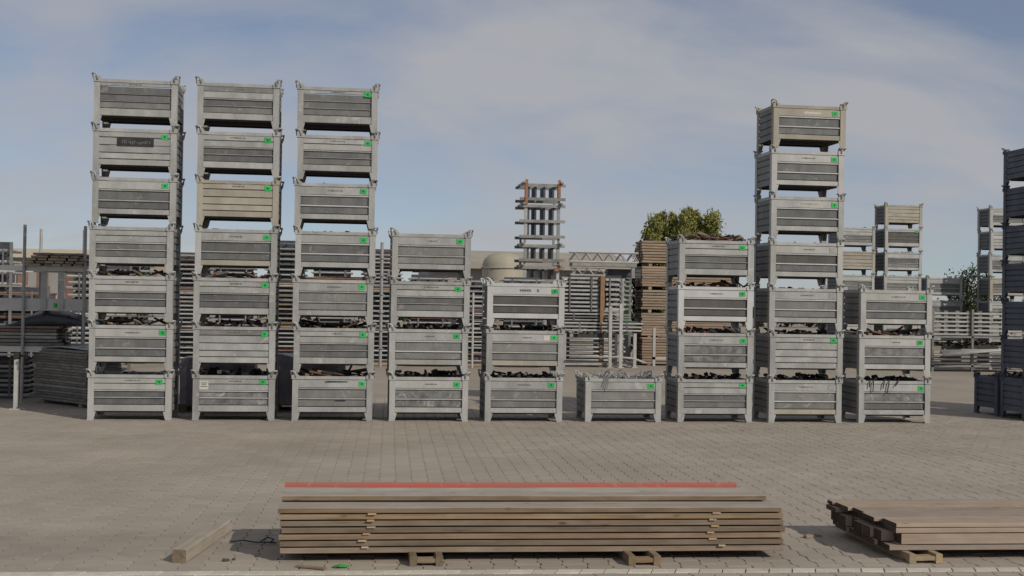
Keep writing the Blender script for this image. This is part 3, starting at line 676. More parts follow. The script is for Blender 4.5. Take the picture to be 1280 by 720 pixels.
# pile at the right, its jagged left end in shade
T2 = thing('plank_pile', 'pinkish plank pile at right with a jagged dark left end', 'plank pile', (3.92, 8.62, 0), -.012)
zb = .072; defs = [(.037, 4), (.076, 7), (.036, 4), (.029, 4)]
z = zb; rj = random.Random(8); L2 = 3.6
for k, (th, n) in enumerate(defs):
    y = 0; i = 0
    while y < 1.05:
        w = rj.uniform(.13, .17) if k == 1 else rj.uniform(.2, .27)
        w = min(w, 1.1-y)
        if w < .06: break
        me = plank_mesh('plank', L2, w-.004, th, MAT['plankpink'], 100+k*9+i, end=MAT['endgrain_shaded'])
        off = rj.uniform(-.02, .06) if k != 1 else (.10 if i == 0 else rj.uniform(-.03, .05))
        if k == 0 and i == 0: off = .01
        if y > .7: off -= .04
        link('plank', me, T2, (L2/2+off, y+w/2, z+th/2), rj.uniform(-.003, .003)); y += w; i += 1
    z += th+.006
me = plank_mesh('spacer_stick', 1.0, .06, .0055, MAT['stick'], 70)
zz_ = zb
for k, (th, n) in enumerate(defs[:-1]):
    zz_ += th; link('spacer_stick', me, T2, (.12+.3*k, .52, zz_+.003), pi/2)
    link('spacer_stick', me, T2, (2.6, .52, zz_+.003), pi/2); zz_ += .006
skid(4.145, 8.49, 'pale wooden skid under the left end of the pinkish plank pile', 0, 'skid2', .25); skid(6.0, 8.47, 'pale wooden skid under the right end of the pinkish plank pile', 0, 'skid2', .25)
# loose square timber on the paving
me = plank_mesh('square_timber', 1.22, .095, .092, MAT['oldbeam'], 77, c=.006, end=MAT['endbrown'])
o = link('square_timber', me, None, (-1.02, 9.39, .048), radians(80.5)); tag(o, 'short square timber lying alone on the paving at left', 'timber')
me = plank_mesh('wood_splinter', .22, .03, .014, MAT['orange'], 78, c=.002); me.materials[0] = MAT['plank']
o = link('wood_splinter', me, None, (-.22, 8.565, .01), -.5); tag(o, 'brown wood splinter on the paving by the pale edging', 'splinter')
b = MB(); b.add([(-.05, -.02, .004), (-.015, -.035, .012), (.05, -.02, .006), (.065, .012, .014), (.0, .035, .018), (-.06, .02, .008), (0, 0, .026)], [(0,1,6),(1,2,6),(2,3,6),(3,4,6),(4,5,6),(5,0,6)])
o = link('plastic_scrap', b.mesh('plastic_scrap', MAT['plastic']), None, (-.02, 8.59, 0)); tag(o, 'crumpled scrap of bright green plastic on the paving', 'scrap')
b = MB(); r = random.Random(12)
b.tube([(-.17, .02, .012), (-.08, .0, .03), (.02, .01, .012), (.10, -.03, .02), (.17, -.02, .012)], .005, 6); b.tube([(.05, .04, .012), (.10, .06, .04), (.15, .02, .03), (.12, -.03, .012)], .005, 6)
o = link('wire_scrap', b.mesh('wire_scrap', MAT['coupler'], smooth=True), None, (-.67, 9.45, 0)); tag(o, 'dark bent wire lying in the shadow of the brown planks', 'wire')
b = MB(); b.rbox((0, 0, .012), (.045, .02, .014), rot(.1, .1, .4)); b.rbox((.05, .04, .008), (.025, .015, .012), rot(0, 0, 1.2))
o = link('bark_chip', b.mesh('bark_chip', MAT['bark']), None, (-.81, 8.83, 0)); tag(o, 'two dark bark chips on the paving beside the square timber', 'bark chip')
b = MB(); b.rbox((0, 0, .015), (.08, .035, .018), rot(.1, .05, .5)); b.rbox((.1, .05, .012), (.06, .02, .015), rot(0, .1, -.4))
o = link('wood_offcut', b.mesh('wood_offcut', MAT['plankpink']), None, (3.65, 9.5, 0)); tag(o, 'small pale offcuts in the shadow of the pinkish planks', 'offcut')

# ------------------------------------------------------------------ scaffold frames and racks behind the row
def frame_mesh(w, d, mat, ncross=3, r=.024, boxy=False, pitch=.11):
    b = MB(); b.cur = 1; b.box(-w/2+.06, w/2-.06, .5, .52, -r*.9, pitch-r-.004); b.box(-w/2+.06, w/2-.06, .25, .27, -r*.9, pitch*.5); b.cur = 0  # inner dark sheets added to stand for the shade between stacked frames
    if boxy:
        b.box(-w/2, w/2, 0, .05, -r, r); b.box(-w/2, w/2, d-.05, d, -r, r)
    else:
        b.tube([(-w/2, 0, 0), (w/2, 0, 0)], r, 6); b.tube([(-w/2, d, 0), (w/2, d, 0)], r, 6)
    for i in range(ncross):
        x = -w/2+.04+(w-.08)*i/(ncross-1); b.tube([(x, .02, 0), (x, d-.02, 0)], r*.9, 6)
    return b.mesh('frame', mat, MAT['web'])
FM = {}
def bundle(x0, x1, y, z0, z1, pitch, label, mats=('tube',), d=1.1, r=.024, boxy=False, group='bundles of scaffold frames behind the row', posts=True, postmat='tubed'):
    w = x1-x0
    t = thing('frame_bundle', label, 'frame bundle', ((x0+x1)/2, y, z0), 0, group)
    n = max(2, int(round((z1-z0)/pitch)))
    rb = random.Random(int(x0*131+z0*77))
    for i in range(n):
        m = mats[i % len(mats)] if len(mats) < 4 else mats[rb.randrange(len(mats))]
        key = (round(w, 2), d, m, r, boxy, round((z1-z0)/n, 3))
        if key not in FM: FM[key] = frame_mesh(w, d, MAT[m], 3, r, boxy, (z1-z0-2*r)/(n-1))
        link('frame', FM[key], t, (rb.uniform(-.025, .025), rb.uniform(-.015, .015), r+i*(z1-z0-2*r)/(n-1)))
    if posts:
        k2 = ('strap', round(z1-z0, 2), postmat)
        if k2 not in FM:
            b = MB(); h = z1-z0
            b.box(-.02, .02, -r-.012, -r-.004, -.01, h+.012); b.box(-.02, .02, -r-.004, d+r, h+.004, h+.012)
            FM[k2] = b.mesh('strap', MAT[postmat])
        for s in (-.3, .3): link('strap', FM[k2], t, (s*w, 0, 0))
    return t
YF = 35.0
def bearer(x, y, z, l, label):
    b = MB(); b.box(-l/2, l/2, 0, .09, 0, .09); b.box(-l/2, l/2, .8, .89, 0, .09)
    return b
cols = [(-6.0, 3.0, 'behind the racks at far left'), (-4.4, 3.02, 'between first and second tall stacks'), (-3.15, 2.8, 'behind the second tall stack'), (-1.75, 3.4, 'between second and third tall stacks'),
        (-.45, 2.9, 'behind the third tall stack'), (.95, 3.25, 'left of the central four-high stack'), (2.3, 2.5, 'behind the four-high stack'), (3.62, 2.45, 'right of the central four-high stack'), (4.95, 2.5, 'below the tall grey frame tower')]
pal = [('tube', 'tubew', 'tube', 'redbrown', 'tubew'), ('tubew', 'tube', 'tubed', 'tubew'), ('tube', 'tubew'), ('tubew', 'tube', 'tubew', 'redbrown', 'tube')]
for i, (x, h, ph) in enumerate(cols):
    lv = [(.14, h*.30, 'bottom'), (h*.335, h*.655, 'middle'), (h*.69, h, 'top')]
    for j, (a, c, wd) in enumerate(lv):
        m = pal[(i+j) % 4]
        if i == 3 and j == 1: m = ('redbrown', 'tube', 'tan', 'tubew')
        bt = bundle(x-.58, x+.58, YF+.25*(i % 2), a, c, (.105, .12, .135)[(i*2+j) % 3], f'{wd} bundle of grey scaffold frames {ph}', m)
        lo = .115 if j == 0 else a-lv[j-1][1]-.03
        key = ('bearer', round(lo, 3))
        if key not in FM:
            b = MB(); b.box(-.56, .56, -.045, .045, -min(lo, .19), -.001); FM[key] = b.mesh('bearer', MAT['yardwood'])
        for yy in (.1, 1.0): link('bearer', FM[key], bt, (0, yy, -.012))
for (x0, x1, y, a, c, p, lb, mm) in (
    (-10.6, -8.9, 31.0, .15, 1.1, .13, 'low bundle of pale frames beyond the left rack', ('tubew', 'tube')), (-10.5, -8.95, 31.05, 1.25, 2.75, .21, 'upper loose stack of pale beams beyond the left rack', ('tubew', 'frame')),
    (-8.7, -7.0, 30.4, .15, .95, .11, 'low bundle of grey frames behind the black tarpaulin', ('tube', 'tubew', 'tubed')), (-8.65, -7.05, 30.5, 1.08, 1.9, .16, 'middle stack of pale beams behind the black tarpaulin', ('tubew', 'redbrown', 'tube')),
    (-8.6, -7.9, 30.5, 2.05, 2.9, .19, 'short stack of beams above the black tarpaulin', ('tubew', 'tube')),
    (-6.85, -5.3, 31.5, .15, 1.2, .12, 'bundle of frames hidden behind the dark deck pile', ('tube', 'tubew')), (-6.8, -5.35, 31.5, 1.35, 2.5, .15, 'upper bundle of frames left of the leftmost stack', ('tubew', 'tubed', 'tube'))):
    bundle(x0, x1, y, a, c, p, lb, mm, r=.035, group='frame stacks beyond the left rack')
    if a > .2:
        pm2 = MB(); pm2.box(-.03, .03, -.03, .03, 0, c+.15); pm2 = pm2.mesh('upright_post', MAT['tubed'])
        for q, xx in enumerate((x0-.06, x1+.06)):
            o = link('upright_post', pm2, None, (xx, y-.1, 0)); tag(o, f'{"left" if q == 0 else "right"} dull post of the {lb}', 'post', 'posts of the far left stacks')
# upright scaffold standard with white sleeves in the third gap
t = thing('scaffold_standard', 'upright grey scaffold post with rosettes in front of stacked frames', 'scaffold post', (.90, 34.6, 0))
b = MB(); b.tube([(0, 0, 0), (0, 0, 3.45)], .045, 8)
for z in (.5, 1.0, 1.5, 2.0, 2.5, 3.0): b.tube([(0, 0, z), (0, 0, z+.02)], .085, 8)
link('standard', b.mesh('standard', MAT['tube']), t)
for s in (-1, 1):
    b = MB(); b.tube([(s*.36, 0, 2.72), (s*.22, 0, 2.36)] if s < 0 else [(s*.20, 0, 2.6), (s*.30, 0, 2.74), (s*.16, 0, 2.42)], .055, 8); link('white_sleeve', b.mesh('white_sleeve', MAT['frame']), t)
b = MB(); b.tube([(-.36, 0, 2.35), (.36, 0, 2.35)], .03, 6); link('ledger', b.mesh('ledger', MAT['tube']), t)
# ladder frame standing in the fourth gap
t = thing('ladder_frame', 'upright ladder frame in the gap left of the bright white crate', 'ladder frame', (3.62, 34.55, 0))
b = MB()
for x in (-.17, .17): b.tube([(x, 0, 0), (x, 0, 2.1)], .03, 6)
link('stile', b.mesh('stile', MAT['tubew']), t)
rm = MB(); rm.tube([(-.15, 0, 0), (.15, 0, 0)], .02, 6); rm = rm.mesh('rung', MAT['tube'])
for z in [.2+.22*k for k in range(9)]: link('rung', rm, t, (0, 0, z))

# rack of frames between the lone crate and the brown plank bundles
bundle(6.22, 7.30, 36.0, 1.62, 2.62, .112, 'upper frame bundle left of the rusty brown post', ('tubew', 'tube'), r=.028, boxy=True)
bundle(7.52, 8.10, 36.0, 1.66, 2.60, .135, 'short frame bundle with green ends right of the rusty brown post', ('tubew', 'tube'), r=.033, boxy=True)
bundle(6.22, 7.95, 36.0, 1.34, 1.56, .075, 'thin bundle of pale frames below the upper frame bundles', ('tubew', 'tubed'), r=.022)
bundle(6.24, 8.58, 35.8, 1.04, 1.30, .085, 'wide flat bundle of long pale frames at mid height', ('tubew', 'tubew'), r=.026)
ge = MB()
for i in range(7): ge.box(8.10, 8.22+.05*(i % 2), 36.0+.02, 36.06, 1.68+.135*i, 1.73+.135*i)
for i in range(3): ge.box(7.98, 8.28, 36.02, 36.06, 1.36+.075*i, 1.40+.075*i)
o = link('green_end_cap', ge.mesh('green_end_caps', MAT['green']), None); tag(o, 'pale green end caps on the frames right of the brown post', 'end caps', None, 'stuff')
b = MB(); b.box(-.06, .06, -.05, .05, 0, 2.66); b.box(-.10, .10, -.08, .08, 0, .02)
o = link('rusty_post', b.mesh('rusty_post', MAT['brownpost']), None, (7.4, 35.95, 0)); tag(o, 'rusty brown upright post amid pale frame bundles', 'post')
for x, h, lb in ((7.55, 1.78, 'shorter pale steel post left of the pair by the frame bundles'), (7.86, 1.86, 'pale steel post right of the pair by the frame bundles'), (8.28, 1.0, 'low pale steel post at the end of the stacked tubes')):
    b = MB(); b.box(-.045, .045, -.04, .04, .02, h); b.box(-.09, .09, -.08, .08, 0, .02)
    o = link('steel_post', b.mesh('steel_post', MAT['tubew']), None, (x, 35.45, 0)); tag(o, lb, 'post', 'posts around the frame racks')
t = thing('tube_stillage', 'low steel stillage of stacked horizontal tubes behind the lone crate', 'stillage', (7.15, 35.6, 0))
b = MB(); b.box(-.95, 1.15, 0, .08, .06, .16); b.box(-.95, 1.15, .9, .98, .06, .16)
for x in (-.9, .1, 1.1): b.box(x-.04, x+.04, .081, .899, .07, .15)
for x in (-.92, 1.12): b.box(x-.03, x+.03, .01, .07, 0, .0595)
link('base', b.mesh('base', MAT['tubew']), t)
b = MB(); b.box(-.035, .035, .005, .075, .161, .98); um_ = b.mesh('upright', MAT['tubew'])
for x in (-.9, .62): link('upright', um_, t, (x, 0, 0))
tm = {}
for k, m in enumerate(('tubew', 'tube', 'tubed')):
    q = MB(); q.tube([(-.95, 0, 0), (.95 if k != 2 else .85, 0, 0)], .03, 6); tm[k] = q.mesh('tube', MAT[m], smooth=True)
for j in range(6):
    for i in range(6): link('tube', tm[(0, 0, 1, 0, 2, 1)[(i*5+j) % 6]], t, (-.1+random.Random(j*7+i).uniform(-.05, .1), .13+.14*i, .20+.125*j))
b = MB(); b.tube([(-.9, -.06, .24), (.5, -.06, .26), (1.0, -.06, .22), (1.35, -.06, .10)], .035, 6)
o = link('long_tube', b.mesh('long_tube', MAT['tubew'], smooth=True), None, (7.25, 35.5, .05)); tag(o, 'long bent pale tube leaning down from the tube stillage', 'tube')
o = link('coupler_heap', heap(66, 90, ['coupler', 'green', 'tubew'], .1, .22, .14, .5, 1.0, .3), None, (7.2, 36.1, .86)); tag(o, 'mixed couplers lying between the flat frame bundle and the tubes', 'couplers', None, 'stuff')

# lattice girders lying on top of the rack
def girder(x0, x1, y, z, h, label):
    t = thing('lattice_girder', label, 'girder', (x0, y, z), 0, 'lattice girders on the frame rack'); l = x1-x0
    b = MB(); b.tube([(0, 0, .03), (l, 0, .03)], .028, 6); link('chord', b.mesh('chord', MAT['tubew']), t)
    b = MB(); b.tube([(0, 0, h-.03), (l, 0, h-.03)], .028, 6); link('chord', b.mesh('chord', MAT['tube']), t)
    n = int(l/.34); q = l/n; D = []
    for s in (0, 1):
        bb = MB(); bb.tube([(0, 0, .05), (q/2, 0, h-.05)] if s == 0 else [(q/2, 0, h-.05), (q, 0, .05)], .02, 5); D.append(bb.mesh('brace', MAT['tube' if s else 'tubed']))
    for i in range(n):
        link('brace', D[0], t, (i*q, 0, 0)); link('brace', D[1], t, (i*q, 0, 0))
    return t
girder(6.45, 8.55, 36.3, 3.06, .34, 'front upper lattice girder resting above the frame bundles'); girder(6.55, 8.6, 36.75, 3.06, .34, 'rear upper lattice girder resting above the frame bundles')
girder(6.5, 7.55, 36.3, 2.66, .28, 'short lower lattice girder directly on the frame bundles')
b = MB(); b.box(-.95, 1.0, 0, .5, 0, .10)
for x in (-.9, .9): b.box(x-.05, x+.05, .02, .1, -.33, -.001)
o = link('girder_shelf', b.mesh('girder_shelf', MAT['beam']), None, (7.5, 36.28, 2.955)); tag(o, 'long grey beam shelf carrying the upper lattice girders', 'shelf')
b = MB(); b.box(-.55, .45, 0, .4, 0, .26); b.box(-.55, .45, -.02, -.001, .05, .08); b.box(-.55, .45, -.02, -.001, .17, .2)
o = link('dark_crate', b.mesh('dark_crate', MAT['web']), None, (8.25, 36.6, 2.64)); tag(o, 'dark blue-grey box lying under the girder end', 'box')
b = MB(); b.box(-1.0, 1.0, .0, .7, 0, .02)
for x in (-.95, 0, .95): b.box(x-.04, x+.04, .01, .69, -2.62, -.001)
o = link('rack_frame', b.mesh('rack_frame', MAT['tubed']), None, (7.6, 37.3, 2.62)); tag(o, 'grey steel rack standing behind the pale frame bundles', 'rack')

# tower of stacked frames
TX0, TX1, TY = 5.05, 6.12, 36.0
def tower_module(z0, z1, label, mid=None, orange=False):
    t = thing('stacking_frame', label, 'stacking frame', ((TX0+TX1)/2, TY, z0), 0, 'stacking frames of the grey tower')
    w = TX1-TX0; h = z1-z0; d = 1.0
    def bm(): 
        b = MB(); b.box(-w/2-.14, w/2+.14, -.05, .0, 0, .085); return b
    fb = bm().mesh('beam', MAT['beam'])
    for z in [0, h-.085]+([mid-z0-.04] if mid else []):
        link('beam', fb, t, (0, 0, z)); link('beam', fb, t, (0, d, z))
    # cross members, running front to back, poke out at the sides
    c = MB(); c.box(-.035, .035, -.15, d+.15, 0, .05); cm = c.mesh('cross_member', MAT['beam'])
    for x in (-w/2-.02, w/2+.02): link('cross_member', cm, t, (x, 0, h+.001-.0)); 
    p = MB(); p.box(-.045, .045, .001, .06, .086, h-.0855); pm = p.mesh('post', MAT['tube'])
    pw_ = MB(); pw_.box(-.028, .028, .03, .72, .086, h-.0855); wm = pw_.mesh('web', MAT['web'])
    for i, x in enumerate((-w/2+.05, w/2-.05)):
        q = link('post', pm, t, (x, -.002, 0))
        if orange:
            b = MB(); b.box(-.04, .04, -.08, -.055, -.12 if i == 0 else .1, h+.12); link('orange_board', b.mesh('orange_board', MAT['orange']), t, (x, 0, 0))
    for x in (-w/2+.13, -.2, .06, .32): link('web', wm, t, (x, 0, 0))
    return t
mods = [(4.84, 5.33, None, True, 'topmost stacking frame of the grey tower, with orange boards'), (3.74, 4.72, 4.23, False, 'tall double stacking frame below the orange-boarded one'), (3.05, 3.55, None, False, 'third stacking frame down the grey tower'), (2.45, 2.92, None, False, 'fourth stacking frame down the grey tower, below the orange scrap')]
for a, c, m, og, lb in mods: tower_module(a, c, lb, m, og)
for i, (a, c) in enumerate(((1.65, 2.32), (.85, 1.52), (.06, .72))): tower_module(a, c, ['fifth stacking frame of the grey tower, behind the bright crate', 'sixth stacking frame, behind the bright white crate', 'lowest stacking frame of the tower standing on the ground'][i])
b = MB()
for (zlo, zhi) in ((4.72, 4.84), (3.55, 3.74), (2.92, 3.05), (2.32, 2.45), (1.52, 1.65), (.72, .85), (0, .06)):
    for x in (-.5, .5):
        for y in (.02, .92): b.box(x-.03, x+.03, y, y+.06, zlo+.0515 if zlo > 0 else 0, zhi-.001)
o = link('stacking_foot', b.mesh('stacking_feet', MAT['beam']), None, ((TX0+TX1)/2, TY, 0)); tag(o, 'short steel feet between the frames of the grey tower', 'feet', None, 'stuff')
b = MB(); b.box(-.10, .02, -.12, -.06, 0, .09); b.box(.021, .12, -.12, -.07, .03, .07)
o = link('orange_scrap', b.mesh('orange_scrap', MAT['orange']), None, (6.05, 36, 2.78)); tag(o, 'orange scrap hung on the right side of the grey tower', 'scrap')

# bundles of brown planks
yz = [(.04, .86), (.90, 1.60), (1.70, 2.30), (2.40, 3.02), (3.12, 3.80)]
wl = ['lowest', 'second', 'middle', 'fourth', 'top']
ypm = [plank_mesh('plank', 2.9, .235, .066, MAT['yardwood'], 200+i, c=.006) for i in range(5)]
for i, (a, c) in enumerate(yz):
    t = thing('plank_bundle', f'{wl[i]} bundle in the tall stack of tan planks left of the crates', 'plank bundle', (10.3, 37.0, a), 0, 'bundles of tan planks')
    n = int((c-a)/.077); ry = random.Random(i)
    for k in range(n):
        for j in range(4): link('plank', ypm[ry.randrange(5)], t, (ry.uniform(-.03, .03), .13+.245*j+ry.uniform(-.006, .006), .04+(c-a-.08)*k/(n-1)), ry.uniform(-.004, .004))
    b = MB()
    for x in (-1.2, 1.1): b.box(x-.05, x+.05, .02, .95, c-a+.002, (yz[i+1][0] if i < 4 else c+.001)-a-.002) if i < 4 else b.box(x-.04, x+.04, .02, .95, -.035, .003)
    link('batten', b.mesh('batten', MAT['yardwood']), t)
    if i == 0:
        b = MB()
        for x in (-1.2, 1.1): b.box(x-.05, x+.05, .02, .95, -.04, -.001)
        link('batten', b.mesh('batten', MAT['yardwood']), t)
b = MB(); b.box(-.04, .04, -.04, .04, 0, 1.15); b.box(-.04, .7, -.04, .04, .2, .28)
o = link('stillage_upright', b.mesh('stillage_upright', MAT['tubew']), None, (9.14, 36.6, 0)); tag(o, 'pale steel upright with a foot bar before the tan planks', 'post')

# deck rack at the right
t = thing('deck_rack', 'rack of pale scaffold decks below the distant crates with orange ends', 'deck rack', (19.1, 35.0, 0))
b = MB()
for x in (-1.9, -.65, 1.05): b.box(x-.035, x+.035, -.03, .04, 0, 1.86)
link('upright', b.mesh('upright', MAT['tubed']), t)
b = MB(); b.box(-1.95, 1.1, -.03, .9, 1.01, 1.06); b.box(-1.95, 1.1, -.03, .9, .14, .20); link('shelf', b.mesh('shelf', MAT['beam']), t)
dm = MB(); dm.box(-1.5, 1.5, .06, .85, 0, .02); dm.box(-1.5, 1.5, .05, .059, -.028, .024); 
dm = dm.mesh('deck', MAT['tubew'])
for k in range(6): link('deck', dm, t, (-.42+random.Random(k).uniform(-.04, .04), -.005*(k % 2), 1.115+.125*k))
sl_ = MB(); sl_.box(0, .12, .055, .15, -.027, .075); sl_ = sl_.mesh('deck_hook', MAT['tubed'])
for k in range(6):
    for i in range(8): link('deck_hook', sl_, t, (-1.88+.36*i, -.004, 1.115+.125*k))
for k in range(3): link('deck', dm, t, (-.40+.03*k, -.03, .25+.12*k))
oe = MB(); oe.box(1.09, 1.19, .05, .10, -.02, .05); oe = oe.mesh('orange_end', MAT['orange'])
for k in range(6): link('orange_end', oe, t, (-.42, 0, 1.115+.125*k))
o = link('coupler_heap', heap(67, 90, ['coupler', 'coupler', 'tan'], .08, .16, .2, .5, 1.4, .3), None, (18.8, 35.5, .70)); tag(o, 'dark couplers and scraps on the middle shelf of the deck rack', 'couplers', None, 'stuff')
for k in range(4):
    b = MB(); b.tube([(-1.55, 0, 0), (1.85, 0, .1+.07*k)], .032, 6)
    o = link('long_tube', b.mesh('long_tube', MAT['tubew'], smooth=True), None, (18.9, 34.8-.08*k, .62-.04*k)); tag(o, f'{["highest", "second", "third", "lowest"][k]} slanted pale tube along the front of the deck rack', 'tube', 'slanted tubes on the deck rack')
b = MB(); b.rbox((0, 0, .1), (.32, .1, .16), rot(.1, .2, .1)); b.rbox((.1, -.05, .2), (.3, .06, .05), rot(0, -.2, 0))
o = link('orange_scrap', b.mesh('orange_scrap', MAT['orange']), None, (19.55, 34.6, .42)); tag(o, 'orange painted bracket on the tubes of the deck rack', 'bracket')

# ------------------------------------------------------------------ left edge: rack, tarpaulin, deck pile
t = thing('steel_rack', 'tall grey storage rack at the left edge with slender posts', 'rack', (0, 0, 0))
pm_ = MB(); pm_.tube([(0, 0, .012), (0, 0, 3.02)], .028, 8); pm_.box(-.07, .07, -.07, .07, 0, .0115); pm_ = pm_.mesh('post', MAT['tubew'])
for x, y in ((-5.46, 22.0), (-4.47, 22.0), (-5.50, 23.3), (-4.75, 23.3), (-7.4, 22.0), (-7.4, 23.3)): link('post', pm_, t, (x, y, 0))
for z, h in ((.86, .10), (1.57, .20), (2.24, .09)):
    b = MB(); b.box(-7.36, -4.42, 0, .05, z, z+h); bm_ = b.mesh('beam', MAT['palebeam'])
    for y in (22.045, 23.2): link('beam', bm_, t, (0, y, 0))
b = MB(); b.box(-.05, .05, 22.10, 23.19, 0, .05); bm_ = b.mesh('cross_bar', MAT['tubed'])
for z in (.90, 1.66, 2.27):
    for x in (-7.0, -6.4, -5.8, -5.2, -4.6): link('cross_bar', bm_, t, (x, 0, z))
o = link('tag', TAGM, t, (-4.93, 22.035+.39, 1.66)); o['label'] = 'green tag on the middle beam'; link('tag_mark', TAGK, o)
b = MB(); b.box(-.05, .05, 22.02, 22.04, 1.6, 2.23); bm_ = b.mesh('stanchion', MAT['tube'])
for x in (-5.14, -4.86): link('stanchion', bm_, t, (x, 0, 0))
# planks with dark ends on the top shelf
pe = MB(); pe.box(-.09, .09, 0, 1.3, 0, .042); pe = [pe.mesh('plank', MAT['oldbeam']), None]
t = thing('plank_stack', 'stack of plank ends on the top shelf of the left rack', 'plank stack', (-4.98, 22.0, 2.325), 0, 'plank stacks on the left rack')
q = MB(); q.box(-.07, .07, 0, 1.3, 0, .036); q = q.mesh('plank', MAT['oldbeam'])
for k in range(5):
    n = 6 if k < 3 else 5
    for i in range(n): link('plank', q, t, (-.42+.165*i+random.Random(k*9+i).uniform(-.012, .012)+.04*k, -.08+random.Random(k*5+i).uniform(-.07, .05), .047*k))
lp = [plank_mesh('plank', 1.75, .2, .045, MAT[m], 300+i) for i, m in enumerate(('deck', 'redbrown', 'beam', 'deck'))]
t = thing('plank_stack', 'long dark boards with a red edge on the lower shelf of the left rack', 'plank stack', (-5.75, 22.02, .965), 0, 'plank stacks on the left rack')
for k in range(6):
    for j in range(4): link('plank', lp[(1 if k == 4 else (k*3) % 4 if (k*3) % 4 != 1 else 2)], t, (random.Random(k*7+j).uniform(-.06, .06), .1+.24*j, .03+.058*k))
# black tarpaulin bundle
b = MB(); nx, ny = 16, 8; vs = []
rr = random.Random(14)
for j in range(ny+1):
    for i in range(nx+1):
        u, v = i/nx, j/ny
        hgt = .26*max(0, sin(pi*min(1, max(0, (u-.08)/.92))**.8))*(.55+.45*sin(pi*v)) if 0 < i < nx else 0
        vs.append((-5.75+1.45*u, 22.0+1.05*v, 1.325+hgt*(1+.0)+.02*rr.random()*(1 if 0 < i < nx and 0 < j < ny else 0)))
b.add(vs, [(j*(nx+1)+i, j*(nx+1)+i+1, (j+1)*(nx+1)+i+1, (j+1)*(nx+1)+i) for j in range(ny) for i in range(nx)])
nb = len(b.v); o0 = nb
ring = [i for i in range(nx+1)]+[j*(nx+1)+nx for j in range(1, ny+1)]+[ny*(nx+1)+i for i in range(nx-1, -1, -1)]+[j*(nx+1) for j in range(ny-1, 0, -1)]
b.v += [(b.v[i][0], b.v[i][1], 1.315) for i in ring]
for k in range(len(ring)): b.f.append((ring[k], ring[(k+1) % len(ring)], o0+(k+1) % len(ring), o0+k)); b.mi.append(0)
b.f.append(tuple(o0+k for k in range(len(ring)))); b.mi.append(0)
o = link('tarpaulin', b.mesh('tarpaulin', MAT['tarp'], smooth=True), None); tag(o, 'black tarpaulin mound lying on the boards of the left rack', 'tarpaulin')
# pile of steel decks, turned towards the camera
t = thing('deck_pile', 'tall pile of dark steel decks left of the leftmost crate stack', 'deck pile', (-4.95, 21.8, 0), radians(-48))
dk = MB(); dk.box(-.55, 1.15, 0, .62, 0, .012); dk.box(-.55, 1.15, 0, .012, -.028, -.0005); dk.box(-.55, 1.15, .608, .62, -.028, -.0005); dk.box(-.545, -.535, .013, .607, -.028, -.0005); dk.box(1.135, 1.145, .013, .607, -.028, -.0005)
dk = dk.mesh('deck', MAT['deck'])
for k in range(19): link('deck', dk, t, (random.Random(k).uniform(-.025, .025), random.Random(k+50).uniform(-.02, .02), .09+.046*k), random.Random(k+9).uniform(-.012, .012))
b = MB()
for x in (-.3, .9): b.box(x-.05, x+.05, .03, .6, 0, .06)
link('bearer', b.mesh('bearer', MAT['oldbeam']), t)
b = MB(); b.prism([(-.5, .955), (.3, .985), (1.2, .955), (1.2, .972), (.3, 1.0), (-.5, .97)], .02, .60, 'y')
o = link('aluminium_sheet', b.mesh('aluminium_sheet', MAT['decktop']), None, (-4.95, 21.8, -.015), radians(-48)); tag(o, 'bluish aluminium sheet lying on the pile of dark decks', 'sheet')
bundle(-7.2, -5.55, 22.9, .04, .68, .085, 'low bundle of grey frames under the left rack', ('tubew', 'tubed', 'tube'), d=.9, r=.026, group=None)
# galvanised post with base plate
t = thing('galvanised_post', 'short galvanised post with base plate and dark head at far left', 'post', (-5.23, 20.75, 0))
b = MB(); b.box(-.035, .035, -.035, .035, .016, .80); b.box(-.09, .09, -.09, .09, 0, .0155); link('shaft', b.mesh('shaft', MAT['tubew']), t)
b = MB(); b.tube([(0, -.06, .86), (0, .06, .86)], .05, 10); b.box(.12, .16, -.04, .04, .80, .92); b.box(.0505, .119, -.02, .02, .84, .87); link('dark_head', b.mesh('dark_head', MAT['coupler']), t)

# film-wrapped pallets standing behind the tall stacks
def wrapped(x0, x1, y0, y1, h, label, seed):
    t = thing('wrapped_pallet', label, 'wrapped pallet', ((x0+x1)/2, (y0+y1)/2, 0), 0, 'wrapped pallets behind the tall stacks')
    w, d = (x1-x0)/2, (y1-y0)/2; r = random.Random(seed); b = MB(); n = 28; m = 7; vs = []; fs = []
    for k in range(m+1):
        z = .13+(h-.13)*k/m
        for i in range(n):
            a = 2*pi*i/n; c, s = cos(a), sin(a); q = 1/max(abs(c), abs(s))
            q = min(q, 1.28); f = 1-.035*r.random()-(.05 if k == m else 0)
            vs.append((w*c*q*f, d*s*q*f, z+(r.uniform(-.03, .02) if k == m else 0)))
    for k in range(m):
        for i in range(n): fs.append((k*n+i, k*n+(i+1) % n, (k+1)*n+(i+1) % n, (k+1)*n+i))
    fs += [tuple(range(n))[::-1], tuple(m*n+i for i in range(n))]
    b.add(vs, fs); link('film', b.mesh('film', MAT['film']), t)
    b = MB(); b.box(-w, w, -d, d, .105, .128)
    for yy in (-d+.06, 0, d-.06): b.box(-w, w, yy-.05, yy+.05, 0, .022)
    for yy in (-d+.06, 0, d-.06):
        for xx in (-w+.07, 0, w-.07): b.box(xx-.07, xx+.07, yy-.05, yy+.05, .0225, .1045)
    link('pallet', b.mesh('pallet', MAT['skid']), t)
wrapped(-2.66, -1.46, 20.3, 21.1, .86, 'dusty film-wrapped pallet behind the second tall stack', 1)
wrapped(-1.22, -.02, 20.5, 21.3, .92, 'dusty film-wrapped pallet behind the third tall stack', 2)

